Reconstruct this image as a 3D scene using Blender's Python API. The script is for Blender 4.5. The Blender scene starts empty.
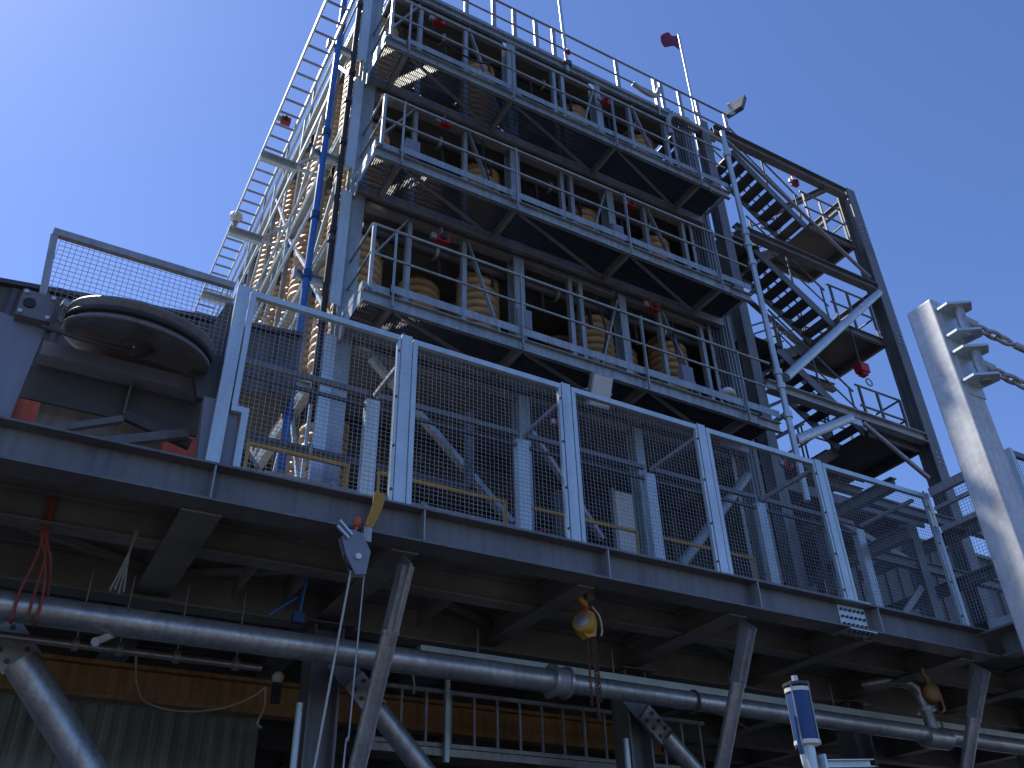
import bpy, math, random
from mathutils import Vector, Matrix
random.seed(7)
sc = bpy.context.scene
col = sc.collection
R = math.radians

# ------------------------------------------------------------------ camera
cam = bpy.data.cameras.new('camera')
cam.sensor_width = 36.0
cam.lens = 36.0 * 889.7 / 1024.0
cam.clip_start = 0.05
cam.clip_end = 6000
co = bpy.data.objects.new('camera', cam)
col.objects.link(co)
RT = (0.87079995, -0.49105070, -0.02401373)
FW = (0.41962685, 0.71691566, 0.55672726)
UP = (-0.25616549, -0.49487487, 0.83034818)
co.matrix_world = Matrix(((RT[0], UP[0], -FW[0], 0.0), (RT[1], UP[1], -FW[1], 0.0),
                          (RT[2], UP[2], -FW[2], 1.6), (0, 0, 0, 1)))
sc.camera = co

# ------------------------------------------------------------------ daylight
SUN_AZ, SUN_EL = R(-34), R(55)          # azimuth from +Y towards +X
w = bpy.data.worlds.new('World'); sc.world = w; w.use_nodes = True
wn = w.node_tree.nodes
sky = wn.new('ShaderNodeTexSky'); sky.sky_type = 'NISHITA'; sky.sun_disc = False
sky.sun_elevation = SUN_EL; sky.sun_rotation = SUN_AZ
sky.air_density = 1.0; sky.dust_density = 0.3; sky.ozone_density = 4.0
tint = wn.new('ShaderNodeMix'); tint.data_type = 'RGBA'; tint.blend_type = 'MULTIPLY'; tint.inputs[0].default_value = 1
tint.inputs[7].default_value = (0.82, 0.91, 1.20, 1)
w.node_tree.links.new(sky.outputs[0], tint.inputs[6])
w.node_tree.links.new(tint.outputs[2], wn['Background'].inputs[0])
wn['Background'].inputs[1].default_value = 0.13
sl = bpy.data.lights.new('sun', 'SUN'); sl.energy = 5.0; sl.angle = R(0.5); sl.color = (1.0, 0.93, 0.82)
so = bpy.data.objects.new('sun', sl); col.objects.link(so)
sd = Vector((math.sin(SUN_AZ) * math.cos(SUN_EL), math.cos(SUN_AZ) * math.cos(SUN_EL), math.sin(SUN_EL)))
so.rotation_euler = sd.to_track_quat('Z', 'Y').to_euler()
so.location = (-30, 20, 40)
sc.view_settings.view_transform = 'Standard'
sc.view_settings.look = 'None'
sc.view_settings.exposure = 0.28
sc.view_settings.gamma = 1.0
sc.view_settings.use_curve_mapping = False

# ------------------------------------------------------------------ materials
def mat(name, c, rough=0.5, metal=0.0, var=0.25, scale=3.0, streak=0.0, c2=None, spangle=0.0, bump=0.0):
    m = bpy.data.materials.new(name); m.use_nodes = True
    nt = m.node_tree; n = nt.nodes; L = nt.links
    b = n['Principled BSDF']
    b.inputs['Roughness'].default_value = rough; b.inputs['Metallic'].default_value = metal
    tc = n.new('ShaderNodeTexCoord')
    nz = n.new('ShaderNodeTexNoise'); nz.inputs['Scale'].default_value = scale
    nz.inputs['Detail'].default_value = 6; nz.inputs['Roughness'].default_value = 0.65
    L.new(tc.outputs['Object'], nz.inputs['Vector'])
    rp = n.new('ShaderNodeValToRGB'); rp.color_ramp.elements[0].position = 0.3; rp.color_ramp.elements[1].position = 0.7
    d = c2 if c2 else tuple(x * (1 - var) for x in c)
    rp.color_ramp.elements[0].color = (*d, 1); rp.color_ramp.elements[1].color = (*c, 1)
    L.new(nz.outputs['Fac'], rp.inputs['Fac'])
    out = rp.outputs['Color']
    if spangle:
        vo = n.new('ShaderNodeTexVoronoi'); vo.inputs['Scale'].default_value = 28
        L.new(tc.outputs['Object'], vo.inputs['Vector'])
        mx = n.new('ShaderNodeMix'); mx.data_type = 'RGBA'; mx.blend_type = 'OVERLAY'
        mx.inputs[0].default_value = spangle
        sh = n.new('ShaderNodeRGBToBW'); L.new(vo.outputs['Color'], sh.inputs[0])
        L.new(out, mx.inputs[6]); L.new(sh.outputs[0], mx.inputs[7]); out = mx.outputs[2]
    if name in ('grey_painted_steel', 'weathered_galvanised', 'galvanised_pipe', 'tower_galvanised', 'deck_steel'):
        n4 = n.new('ShaderNodeTexNoise'); n4.inputs['Scale'].default_value = 0.9; n4.inputs['Detail'].default_value = 8; n4.inputs['Roughness'].default_value = 0.75
        mp4 = n.new('ShaderNodeMapping'); mp4.inputs['Location'].default_value = (3.1, 7.7, 1.3); mp4.inputs['Scale'].default_value = (1.6, 1.6, 0.8)
        L.new(tc.outputs['Object'], mp4.inputs[0]); L.new(mp4.outputs[0], n4.inputs['Vector'])
        r4 = n.new('ShaderNodeValToRGB'); r4.color_ramp.elements[0].position = 0.60; r4.color_ramp.elements[1].position = 0.74
        r4.color_ramp.elements[0].color = (0, 0, 0, 1); r4.color_ramp.elements[1].color = (0.6, 0.6, 0.6, 1)
        L.new(n4.outputs['Fac'], r4.inputs['Fac'])
        m4 = n.new('ShaderNodeMix'); m4.data_type = 'RGBA'; L.new(r4.outputs[0], m4.inputs[0]); L.new(out, m4.inputs[6])
        m4.inputs[7].default_value = (0.16, 0.10, 0.065, 1); out = m4.outputs[2]
    if streak:
        mp = n.new('ShaderNodeMapping'); mp.inputs['Scale'].default_value = (7, 7, 0.35)
        L.new(tc.outputs['Object'], mp.inputs[0])
        n2 = n.new('ShaderNodeTexNoise'); n2.inputs['Scale'].default_value = 2.0; n2.inputs['Detail'].default_value = 4
        L.new(mp.outputs[0], n2.inputs['Vector'])
        r2 = n.new('ShaderNodeValToRGB'); r2.color_ramp.elements[0].position = 0.45; r2.color_ramp.elements[1].position = 0.68
        r2.color_ramp.elements[0].color = (1, 1, 1, 1); r2.color_ramp.elements[1].color = (1 - streak,) * 3 + (1,)
        L.new(n2.outputs['Fac'], r2.inputs['Fac'])
        mx = n.new('ShaderNodeMix'); mx.data_type = 'RGBA'; mx.blend_type = 'MULTIPLY'; mx.inputs[0].default_value = 1
        L.new(out, mx.inputs[6]); L.new(r2.outputs[0], mx.inputs[7]); out = mx.outputs[2]
    L.new(out, b.inputs['Base Color'])
    mr = n.new('ShaderNodeMapRange'); mr.inputs[3].default_value = max(0.05, rough - 0.12); mr.inputs[4].default_value = min(1, rough + 0.15)
    n3 = n.new('ShaderNodeTexNoise'); n3.inputs['Scale'].default_value = scale * 2.3; n3.inputs['Detail'].default_value = 3
    L.new(tc.outputs['Object'], n3.inputs['Vector'])
    L.new(n3.outputs['Fac'], mr.inputs[0]); L.new(mr.outputs[0], b.inputs['Roughness'])
    if bump:
        bp = n.new('ShaderNodeBump'); bp.inputs['Strength'].default_value = bump; bp.inputs['Distance'].default_value = 0.02
        L.new(nz.outputs['Fac'], bp.inputs['Height']); L.new(bp.outputs[0], b.inputs['Normal'])
    return m

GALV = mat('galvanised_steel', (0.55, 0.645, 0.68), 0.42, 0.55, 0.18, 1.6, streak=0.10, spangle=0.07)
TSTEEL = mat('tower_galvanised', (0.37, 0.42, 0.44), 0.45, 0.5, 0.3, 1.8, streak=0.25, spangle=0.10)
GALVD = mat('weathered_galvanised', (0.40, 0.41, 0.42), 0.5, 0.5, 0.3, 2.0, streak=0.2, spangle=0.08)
POSTM = mat('bright_galvanised_post', (0.55, 0.57, 0.58), 0.5, 0.3, 0.25, 4.0, streak=0.22, spangle=0.10)
GALLERY = mat('gallery_cladding', (0.10, 0.09, 0.085), 0.7, 0.0, 0.4, 1.5, streak=0.3)
GRATE = mat('grating_steel', (0.10, 0.10, 0.10), 0.6, 0.3, 0.3, 6)
PIPE = mat('galvanised_pipe', (0.50, 0.52, 0.53), 0.36, 0.65, 0.4, 1.3, streak=0.2, spangle=0.15)
PAINT = mat('grey_painted_steel', (0.165, 0.172, 0.18), 0.42, 0.0, 0.35, 1.3, streak=0.25)
DECK = mat('deck_steel', (0.27, 0.275, 0.26), 0.6, 0.1, 0.5, 1.1, c2=(0.13, 0.135, 0.13))
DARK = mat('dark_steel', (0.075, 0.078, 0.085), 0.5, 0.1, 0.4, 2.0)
LPAINT = mat('blue_grey_paint', (0.20, 0.22, 0.28), 0.45, 0.0, 0.15, 1.5, streak=0.12)
TAN = mat('tan_fibreglass', (0.56, 0.37, 0.19), 0.5, 0.0, 0.4, 4.0, c2=(0.40, 0.25, 0.12))
COLL = mat('brown_column', (0.22, 0.12, 0.07), 0.6, 0.0, 0.4, 3.0)
YEL = mat('yellow_paint', (0.55, 0.30, 0.03), 0.5, 0.0, 0.35, 2.5, c2=(0.38, 0.20, 0.04))
OCHRE = mat('ochre_painted_steel', (0.36, 0.19, 0.06), 0.6, 0.0, 0.35, 1.4, streak=0.35, c2=(0.22, 0.11, 0.04))
ORANGE = mat('orange_painted_steel', (0.60, 0.11, 0.045), 0.5, 0.0, 0.3, 2.0, streak=0.2)
RED = mat('red_plastic', (0.36, 0.02, 0.025), 0.45, 0.0, 0.2, 5)
BLUE = mat('blue_plastic_pipe', (0.03, 0.13, 0.42), 0.4, 0.0, 0.2, 3)
NAVY = mat('navy_enamel', (0.015, 0.06, 0.19), 0.5, 0.0, 0.15, 5)
BLACK = mat('black_rubber', (0.02, 0.02, 0.022), 0.6, 0.0, 0.3, 4)
WHITE = mat('white_enamel', (0.72, 0.72, 0.70), 0.4, 0.0, 0.12, 4)
LENS = mat('lamp_lens', (0.55, 0.57, 0.58), 0.2, 0.0, 0.1, 8)
GREEN = mat('green_container_paint', (0.42, 0.52, 0.49), 0.5, 0.0, 0.25, 1.2, streak=0.3)
ROPER = mat('red_sling', (0.30, 0.075, 0.055), 0.85, 0.0, 0.4, 12)
ROPEY = mat('yellow_sling', (0.50, 0.28, 0.06), 0.8, 0.0, 0.35, 12)
ROPEG = mat('grey_sling', (0.25, 0.24, 0.21), 0.8, 0.0, 0.3, 12)
WIRE = mat('wire_rope', (0.45, 0.42, 0.38), 0.4, 0.5, 0.3, 40)
CABLE = mat('pale_cable', (0.55, 0.48, 0.36), 0.6, 0.0, 0.2, 6)
RUST = mat('rusty_steel', (0.17, 0.075, 0.04), 0.8, 0.0, 0.5, 3, c2=(0.08, 0.04, 0.03))
MAROON = mat('maroon_cladding', (0.16, 0.085, 0.075), 0.65, 0.0, 0.35, 1.2, streak=0.3)
FLAGM = mat('flag_cloth', (0.26, 0.02, 0.05), 0.8, 0.0, 0.5, 3, c2=(0.03, 0.03, 0.10))
EARTH = mat('red_earth', (0.115, 0.10, 0.088), 0.95, 0.0, 0.3, 0.25, bump=0.4)
BOLT = mat('bolt_steel', (0.10, 0.10, 0.11), 0.5, 0.4, 0.3, 8)

# ------------------------------------------------------------------ geometry helpers
V = Vector
def ipro(h, b, tf=0.02, tw=0.014):
    H, B, T = h / 2, b / 2, tw / 2
    return [(-B, -H), (B, -H), (B, -H + tf), (T, -H + tf), (T, H - tf), (B, H - tf), (B, H), (-B, H), (-B, H - tf), (-T, H - tf), (-T, -H + tf), (-B, -H + tf)]
def cpro(h, b, t=0.012):      # channel, web on -x side
    H, B = h / 2, b / 2
    return [(-B, -H), (B, -H), (B, -H + t), (-B + t, -H + t), (-B + t, H - t), (B, H - t), (B, H), (-B, H)]
def rpro(b, h):
    return [(-b / 2, -h / 2), (b / 2, -h / 2), (b / 2, h / 2), (-b / 2, h / 2)]
def opro(r, n=10):
    return [(r * math.cos(2 * math.pi * i / n), r * math.sin(2 * math.pi * i / n)) for i in range(n)]

class MB:
    def __init__(s): s.v = []; s.f = []; s.sm = []; s.st = []
    def mark(s): s.st.append((len(s.v), len(s.f)))
    def add(s, vs, fs, smooth=False):
        o = len(s.v); s.v += [tuple(x) for x in vs]
        s.f += [tuple(i + o for i in f) for f in fs]; s.sm += [smooth] * len(fs)
        return s
    def frame(s, p0, p1, up):
        d = (V(p1) - V(p0)).normalized(); u = V(up)
        if abs(d.dot(u.normalized())) > 0.99: u = V((0, 1, 0)) if abs(d.y) < 0.9 else V((1, 0, 0))
        x = d.cross(u).normalized(); y = x.cross(d).normalized()
        return x, y
    def bar(s, p0, p1, prof, up=(0, 0, 1), off=(0, 0), smooth=False):
        s.mark(); x, y = s.frame(p0, p1, up); n = len(prof); vs = []
        for p in (V(p0), V(p1)):
            vs += [p + x * (a + off[0]) + y * (b + off[1]) for a, b in prof]
        s.add(vs, [(i, (i + 1) % n, n + (i + 1) % n, n + i) for i in range(n)], smooth)
        s.add(vs, [tuple(range(n - 1, -1, -1)), tuple(range(n, 2 * n))])
        return s
    def rect(s, p0, p1, b, h, up=(0, 0, 1)): return s.bar(p0, p1, rpro(b, h), up)
    def tube(s, p0, p1, r, n=10): return s.bar(p0, p1, opro(r, n), (0, 0, 1), smooth=True)
    def box(s, x0, y0, z0, x1, y1, z1):
        s.mark(); vs = [(x0, y0, z0), (x1, y0, z0), (x1, y1, z0), (x0, y1, z0), (x0, y0, z1), (x1, y0, z1), (x1, y1, z1), (x0, y1, z1)]
        return s.add(vs, [(3, 2, 1, 0), (4, 5, 6, 7), (0, 1, 5, 4), (1, 2, 6, 5), (2, 3, 7, 6), (3, 0, 4, 7)])
    def path(s, pts, r, n=8, closed=False):
        s.mark(); pts = [V(p) for p in pts]; m = len(pts); vs = []; px = None
        for i, p in enumerate(pts):
            a = pts[(i - 1) % m] if (i > 0 or closed) else p
            b = pts[(i + 1) % m] if (i < m - 1 or closed) else p
            d = (b - a).normalized()
            if px is None:
                u = V((0, 0, 1)) if abs(d.z) < 0.9 else V((1, 0, 0))
                px = d.cross(u).normalized()
            px = (px - d * px.dot(d)).normalized(); py = d.cross(px)
            vs += [p + (px * math.cos(2 * math.pi * k / n) + py * math.sin(2 * math.pi * k / n)) * r for k in range(n)]
        fs = []
        for i in range(m if closed else m - 1):
            j = (i + 1) % m
            fs += [(i * n + k, i * n + (k + 1) % n, j * n + (k + 1) % n, j * n + k) for k in range(n)]
        s.add(vs, fs, True)
        if not closed: s.add(vs, [tuple(range(n - 1, -1, -1)), tuple(range((m - 1) * n, m * n))])
        return s
    def curve(s, pts, r, n=8, sub=6):       # smooth hanging line through the points
        P = [V(p) for p in pts]; P = [P[0] * 2 - P[1]] + P + [P[-1] * 2 - P[-2]]; out = []
        for i in range(1, len(P) - 2):
            for k in range(sub):
                t = k / sub; a, b, c, d = P[i - 1], P[i], P[i + 1], P[i + 2]
                out.append(0.5 * ((2 * b) + (c - a) * t + (2 * a - 5 * b + 4 * c - d) * t * t + (3 * b - a - 3 * c + d) * t ** 3))
        return s.path(out + [P[-2]], r, n)
    def plate(s, pts, t, nrm):       # polygon extruded along nrm by t (centred)
        s.mark(); nv = V(nrm).normalized() * t / 2; n = len(pts)
        vs = [V(p) - nv for p in pts] + [V(p) + nv for p in pts]
        return s.add(vs, [tuple(range(n - 1, -1, -1)), tuple(range(n, 2 * n))] + [(i, (i + 1) % n, n + (i + 1) % n, n + i) for i in range(n)])
    def lathe(s, prof, n=32, c=(0, 0, 0), M=None):   # (r,z) profile about z
        s.mark(); vs = []; m = len(prof)
        for i in range(n):
            a = 2 * math.pi * i / n
            for r, z in prof:
                p = V((r * math.cos(a), r * math.sin(a), z))
                if M: p = M @ p
                vs.append(p + V(c))
        fs = [(i * m + k, ((i + 1) % n) * m + k, ((i + 1) % n) * m + k + 1, i * m + k + 1) for i in range(n) for k in range(m - 1)]
        return s.add(vs, fs, True)
    def dome(s, c, r, n=14, k=6, sx=1, sz=1):
        return s.lathe([(r * math.cos(i * math.pi / 2 / k) * sx, r * math.sin(i * math.pi / 2 / k) * sz) for i in range(k + 1)], n, c)
    def split(s, name, m, parent=None):     # every marked piece becomes a part of its own
        out = []
        for k, (v0, f0) in enumerate(s.st):
            v1, f1 = s.st[k + 1] if k + 1 < len(s.st) else (len(s.v), len(s.f))
            q = MB(); q.v = s.v[v0:v1]; q.f = [tuple(i - v0 for i in f) for f in s.f[f0:f1]]; q.sm = s.sm[f0:f1]
            out.append(q.build(name, m, parent))
        return out
    def build(s, name, m, parent=None):
        me = bpy.data.meshes.new(name)
        org = V((0, 0, 0))
        me.from_pydata(s.v, [], s.f); me.update()
        for p, q in zip(me.polygons, s.sm): p.use_smooth = q
        me.materials.append(m)
        o = bpy.data.objects.new(name, me); col.objects.link(o)
        if parent is not None:
            o.parent = parent
            if parent.type == 'EMPTY':
                pl = V(parent.get('_org', (0, 0, 0)))
        return o

def tag(o, label, cat, group=None, kind=None):
    if label: o['label'] = label
    if cat: o['category'] = cat
    if group: o['group'] = group
    if kind: o['kind'] = kind
    return o
def thing(name, label, cat, group=None, loc=(0, 0, 0)):
    o = bpy.data.objects.new(name, None); o.empty_display_size = 0.2
    o.location = loc; col.objects.link(o)
    return tag(o, label, cat, group)
def single(mb, name, m, label, cat, group=None):
    return tag(mb.build(name, m), label, cat, group)
def copy_tree(o, parent=None):
    c = o.copy(); col.objects.link(c)
    if parent: c.parent = parent
    for ch in o.children: copy_tree(ch, c)
    return c
ORD = ['first', 'second', 'third', 'fourth', 'fifth', 'sixth', 'seventh', 'eighth']

# heights
ZD = 5.52                       # deck top
L1, L2, L3, LR = 9.46, 12.31, 15.06, 18.25   # grating tops
WB = (9.25, 12.10, 14.85)       # walkway channel undersides

# ================================================================== SETTING
g = MB(); N = 24
gv = []; gf = []
for i in range(N + 1):
    for j in range(N + 1):
        x = -1500 + 3000 * i / N; y = -1500 + 3000 * j / N
        gv.append((x, y, 0.0 if max(abs(x), abs(y)) < 200 else random.uniform(-0.4, 0.2)))
for i in range(N):
    for j in range(N):
        a = i * (N + 1) + j; gf.append((a, a + N + 1, a + N + 2, a + 1))
g.add(gv, gf)
tag(g.build('ground', EARTH), 'bare red brown earth of the plant yard', None, kind='structure')

# ---------------- raised deck: plate, beams
dk = thing('platform_deck', 'dark steel deck plate and floor beams seen from below, carried over the yard', 'platform')
MB().box(-9, 7.62, 5.485, 11.9, 26, ZD - 0.005).box(11.9, 6.25, 5.485, 24, 26, ZD - 0.005).split('deck_plate', DECK, dk)
for y, h, b in ((8.66, 0.30, 0.22), (9.95, 0.42, 0.26), (11.4, 0.3, 0.2), (12.9, 0.42, 0.24), (14.6, 0.3, 0.2), (16.4, 0.42, 0.24), (18.6, 0.4, 0.22), (21, 0.4, 0.22)):
    MB().bar((-9, y, 5.48 - h / 2), (24, y, 5.48 - h / 2), ipro(h, b)).build('floor_beam', DECK, dk)
for x, b in ((-3.1, 0.3), (-1.1, 0.2), (1.22, 0.36), (3.2, 0.28), (5.35, 0.2), (7.52, 0.28), (9.7, 0.2), (11.7, 0.28), (14, 0.25), (16.2, 0.28), (18.5, 0.25)):
    y0 = 7.66 if x < 12 else 6.3
    MB().bar((x, y0, 5.30), (x, 25, 5.30), ipro(0.31, b)).split('cross_beam', DECK, dk)
for (x0, y0, x1, y1) in ((-1.0, 8.8, 1.1, 9.8), (1.4, 9.8, 3.1, 8.8), (3.4, 8.8, 5.3, 9.8), (5.5, 10.1, 7.4, 11.3), (7.7, 8.8, 9.6, 9.8)):
    MB().rect((x0, y0, 5.38), (x1, y1, 5.38), 0.07, 0.07).build('plan_brace', DECK, dk)
for x in (2.05, 2.62, 4.3):
    MB().box(x - 0.01, 8.69, 5.2, x + 0.01, 9.8, 5.47).build('stiffener', DECK, dk)

# front edge beam
fb = thing('edge_beam', 'long dark grey steel I-beam along the front edge of the deck under the mesh fence', 'beam')
MB().bar((-9, 7.55, 5.355), (12.05, 7.55, 5.355), ipro(0.37, 0.30, 0.022, 0.016)).build('beam_section', PAINT, fb)
for x in (-2.1, 1.23, 3.29, 5.5, 7.68, 9.75):
    MB().box(x - 0.008, 7.405, 5.193, x + 0.008, 7.541, 5.517).build('web_stiffener', GALVD, fb)
sp = MB().box(9.13, 7.525, 5.2, 9.62, 7.541, 5.51).box(9.13, 7.40, 5.541, 9.62, 7.70, 5.556).box(9.13, 7.40, 5.154, 9.62, 7.70, 5.169).build('splice_plate', GALV, fb)
bm = MB()
for i in range(6):
    for j in range(3):
        bm.tube((9.18 + i * 0.078, 7.525, 5.26 + j * 0.095), (9.18 + i * 0.078, 7.50, 5.26 + j * 0.095), 0.018, 6)
    for yy in (7.43, 7.47, 7.62, 7.67):
        bm.tube((9.18 + i * 0.078, yy, 5.154), (9.18 + i * 0.078, yy, 5.128), 0.018, 6)
bm.split('bolt', BOLT, sp)
rb = thing('return_beam', 'short grey steel I-beam turning the right corner of the deck towards the front', 'beam')
MB().bar((12.2, 7.38, 5.355), (12.2, 6.0, 5.355), ipro(0.37, 0.26, 0.022, 0.016)).build('beam_section', PAINT, rb)
rb2 = thing('side_beam', 'grey steel I-beam along the deck edge right of the corner, behind the lifting post', 'beam')
MB().bar((12.35, 6.15, 5.355), (24, 6.15, 5.355), ipro(0.37, 0.26, 0.022, 0.016)).build('beam_section', PAINT, rb2)

# ---------------- columns under the deck + struts
def col_under(x, label):
    t = thing('support_column', label, 'column', 'columns under the deck')
    MB().bar((x, 9.95, 0), (x, 9.95, 5.05), ipro(0.36, 0.36, 0.03, 0.02), (1, 0, 0)).build('column_section', PAINT, t)
    MB().box(x - 0.3, 9.65, 0.0, x + 0.3, 10.25, 0.03).build('base_plate', PAINT, t)
    MB().box(x - 0.28, 9.68, 5.052, x + 0.28, 10.2, 5.068).build('cap_plate', PAINT, t)
    MB().tube((x - 0.27, 9.75, 0.3), (x - 0.27, 9.75, 4.15), 0.04, 8).build('conduit', GALV, t)
for x, l in ((-1.1, 'support column at far left under the deck, beyond the flanged brace tube'),
             (3.2, 'dark grey support column under the deck beside the wire rope'),
             (7.52, 'dark grey support column under the deck behind the chain hoist'),
             (11.75, 'support column under the deck right of the blue cylinder'),
             (16.2, 'support column under the deck beyond the right corner')):
    col_under(x, l)

def strut(x, label):
    t = thing('raking_strut', label, 'strut', 'raking struts under the deck edge')
    top = V((x, 7.62, 4.98)); bot = V((x, 9.72, 1.35)); d = (bot - top).normalized()
    a = top + d * 0.62
    MB().tube(a, bot, 0.085, 20).build('tube', PIPE, t)
    n = V((0, d.z, -d.y))
    MB().plate([top + n * 0.13 - d * 0.05, top - n * 0.13 + V((0, 0, 0.12)), a - n * 0.09 + d * 0.12, a + d * 0.28, a + n * 0.09 + d * 0.12], 0.022, (1, 0, 0)).build('end_plate', PIPE, t)
    MB().rect(top - d * 0.02, a + d * 0.03, 0.15, 0.12, (1, 0, 0)).build('end_section', GALVD, t)
    MB().bar(a - d * 0.01, a + d * 0.03, opro(0.093, 20), smooth=True).build('end_collar', PIPE, t)
    MB().rect(bot - d * 0.1, bot + d * 0.3, 0.03, 0.2, (1, 0, 0)).build('foot_plate', PIPE, t)
for x, l in ((3.2, 'galvanised raking tube strut under the deck edge beside the wire rope block'),
             (7.6, 'galvanised raking tube strut under the deck edge between chain hoist and blue cylinder'),
             (11.85, 'galvanised raking tube strut under the right corner of the deck'),
             (-1.15, 'galvanised raking tube strut under the deck left of the red sling')):
    strut(x, l)

def brace_tube(x0, x1, r, label, z0=4.46, slope=1.0):
    t = thing('brace_tube', label, 'brace', 'diagonal brace tubes between the columns')
    p0 = V((x0, 9.7, z0)); p1 = V((x1, 9.7, z0 - (x1 - x0) * slope)); d = (p1 - p0).normalized()
    n = V((-d.z, 0, d.x))
    a = p0 + d * 0.42
    MB().tube(a, p1, r, 22).build('tube', PIPE, t)
    MB().plate([p0 - n * r * 1.15, p0 + n * r * 1.15, a + n * r * 1.15 + d * 0.02, a - n * r * 1.15 + d * 0.02], 0.03, (0, 1, 0)).build('flange_plate', GALVD, t)
    b = MB()
    for i in range(3):
        for j in range(2):
            c = p0 + d * (0.09 + 0.13 * i) + n * r * (0.6 if j else -0.6)
            b.tube((c.x, 9.684, c.z), (c.x, 9.66, c.z), 0.026, 6)
    b.split('bolt', BOLT, t)
    MB().plate([p0 - n * r * 1.2 - d * 0.3, p0 + n * r * 1.2 - d * 0.3, p0 + n * r * 1.2 + d * 0.38, p0 - n * r * 1.2 + d * 0.38], 0.02, (0, 1, 0)).build('gusset_plate', PAINT, t).location = (0, 0.03, 0)
brace_tube(-0.12, 3.4, 0.16, 'thick galvanised brace tube with bolted flange at lower left, in front of the green container', 4.55, 1.12)
brace_tube(3.5, 7.2, 0.12, 'galvanised brace tube crossing behind the raking strut near the wire rope')
brace_tube(7.55, 11.4, 0.115, 'galvanised brace tube right of the hanging chains', 4.5, 0.9)

# ---------------- slurry pipe with branch
pp = thing('main_pipe', 'large galvanised pipe running the whole width under the deck', 'pipe')
MB().tube((-9, 8.9, 4.5), (5.66, 8.9, 4.48), 0.135, 28).tube((5.8, 8.9, 4.48), (24, 8.9, 4.40), 0.115, 28).split('pipe_run', PIPE, pp)
MB().tube((5.62, 8.9, 4.48), (5.82, 8.9, 4.48), 0.165, 28).split('coupling', GALVD, pp)
MB().tube((5.60, 8.9, 4.48), (5.635, 8.9, 4.48), 0.195, 28).tube((5.805, 8.9, 4.48), (5.84, 8.9, 4.48), 0.185, 28).split('flange', PIPE, pp)
arc = [(12.22, 8.9 - 0.02, 4.42), (12.22, 8.9, 4.72), (12.21, 8.92, 4.93)]
arc += [(12.2 - 0.28 + 0.28 * math.cos(a), 8.93, 4.95 + 0.24 * math.sin(a)) for a in (R(15), R(35), R(55), R(75), R(90))]
arc += [(11.6, 8.95, 5.19), (11.45, 9.3, 5.19)]
MB().path(arc, 0.085, 16).build('branch_elbow', PIPE, pp)
MB().tube((12.22, 8.9, 4.78), (12.215, 8.905, 4.83), 0.15, 20).build('branch_flange', PIPE, pp)
MB().tube((12.0, 8.9, 4.41), (12.5, 8.9, 4.41), 0.15, 20).build('tee', PIPE, pp)
MB().tube((-9, 9.5, 4.41), (2.4, 9.5, 4.40), 0.038, 12).build('small_pipe', PIPE, thing('small_pipe', 'thin galvanised pipe just below and behind the main pipe at left', 'pipe'))
for ob in [o for o in col.objects if o.name == 'small_pipe' and o.type == 'EMPTY']: pass
tr = thing('cable_tray', 'flat pale steel cable tray running behind and above the main pipe', 'cable tray')
MB().bar((4.2, 9.55, 4.83), (24, 9.55, 4.78), cpro(0.2, 0.09, 0.004), (0, -1, 0)).build('tray', GALV, tr)
for x in (5.0, 7.0, 9.0, 11.0, 13.0):
    MB().tube((x, 9.55, 4.85), (x, 9.55, 5.2), 0.012, 6).build('hanger', GALVD, tr)
for i, x in enumerate((0.55, 0.95, 1.5, 2.1)):
    t = thing('pipe_clamp', ('small' , 'plain', 'grey', 'narrow')[i] + ' pipe clamp on the thin pipe, %s from the left' % ORD[i], 'clamp', 'clamps on the thin pipe')
    MB().tube((x, 9.5, 4.405), (x + 0.06, 9.5, 4.405), 0.066, 12).build('clamp_ring', GALVD, t)
    MB().tube((x + 0.03, 9.5, 4.45), (x + 0.03, 9.5, 5.17), 0.008, 6).build('hanger_rod', GALVD, t)
t = thing('pipe_strap', 'rusty orange strap looped round the main pipe and the strut, right of the chains', 'strap')
MB().path([(7.72, 8.9 + 0.13 * math.cos(a), 4.46 + 0.135 * math.sin(a)) for a in [k * math.pi / 8 for k in range(16)]], 0.018, 6, True).split('loop', RUST, t)
MB().path([(7.72, 8.8, 4.36), (7.9, 8.5, 4.2), (8.05, 8.3, 4.02)], 0.012, 6).build('tail', RUST, t)

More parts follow.
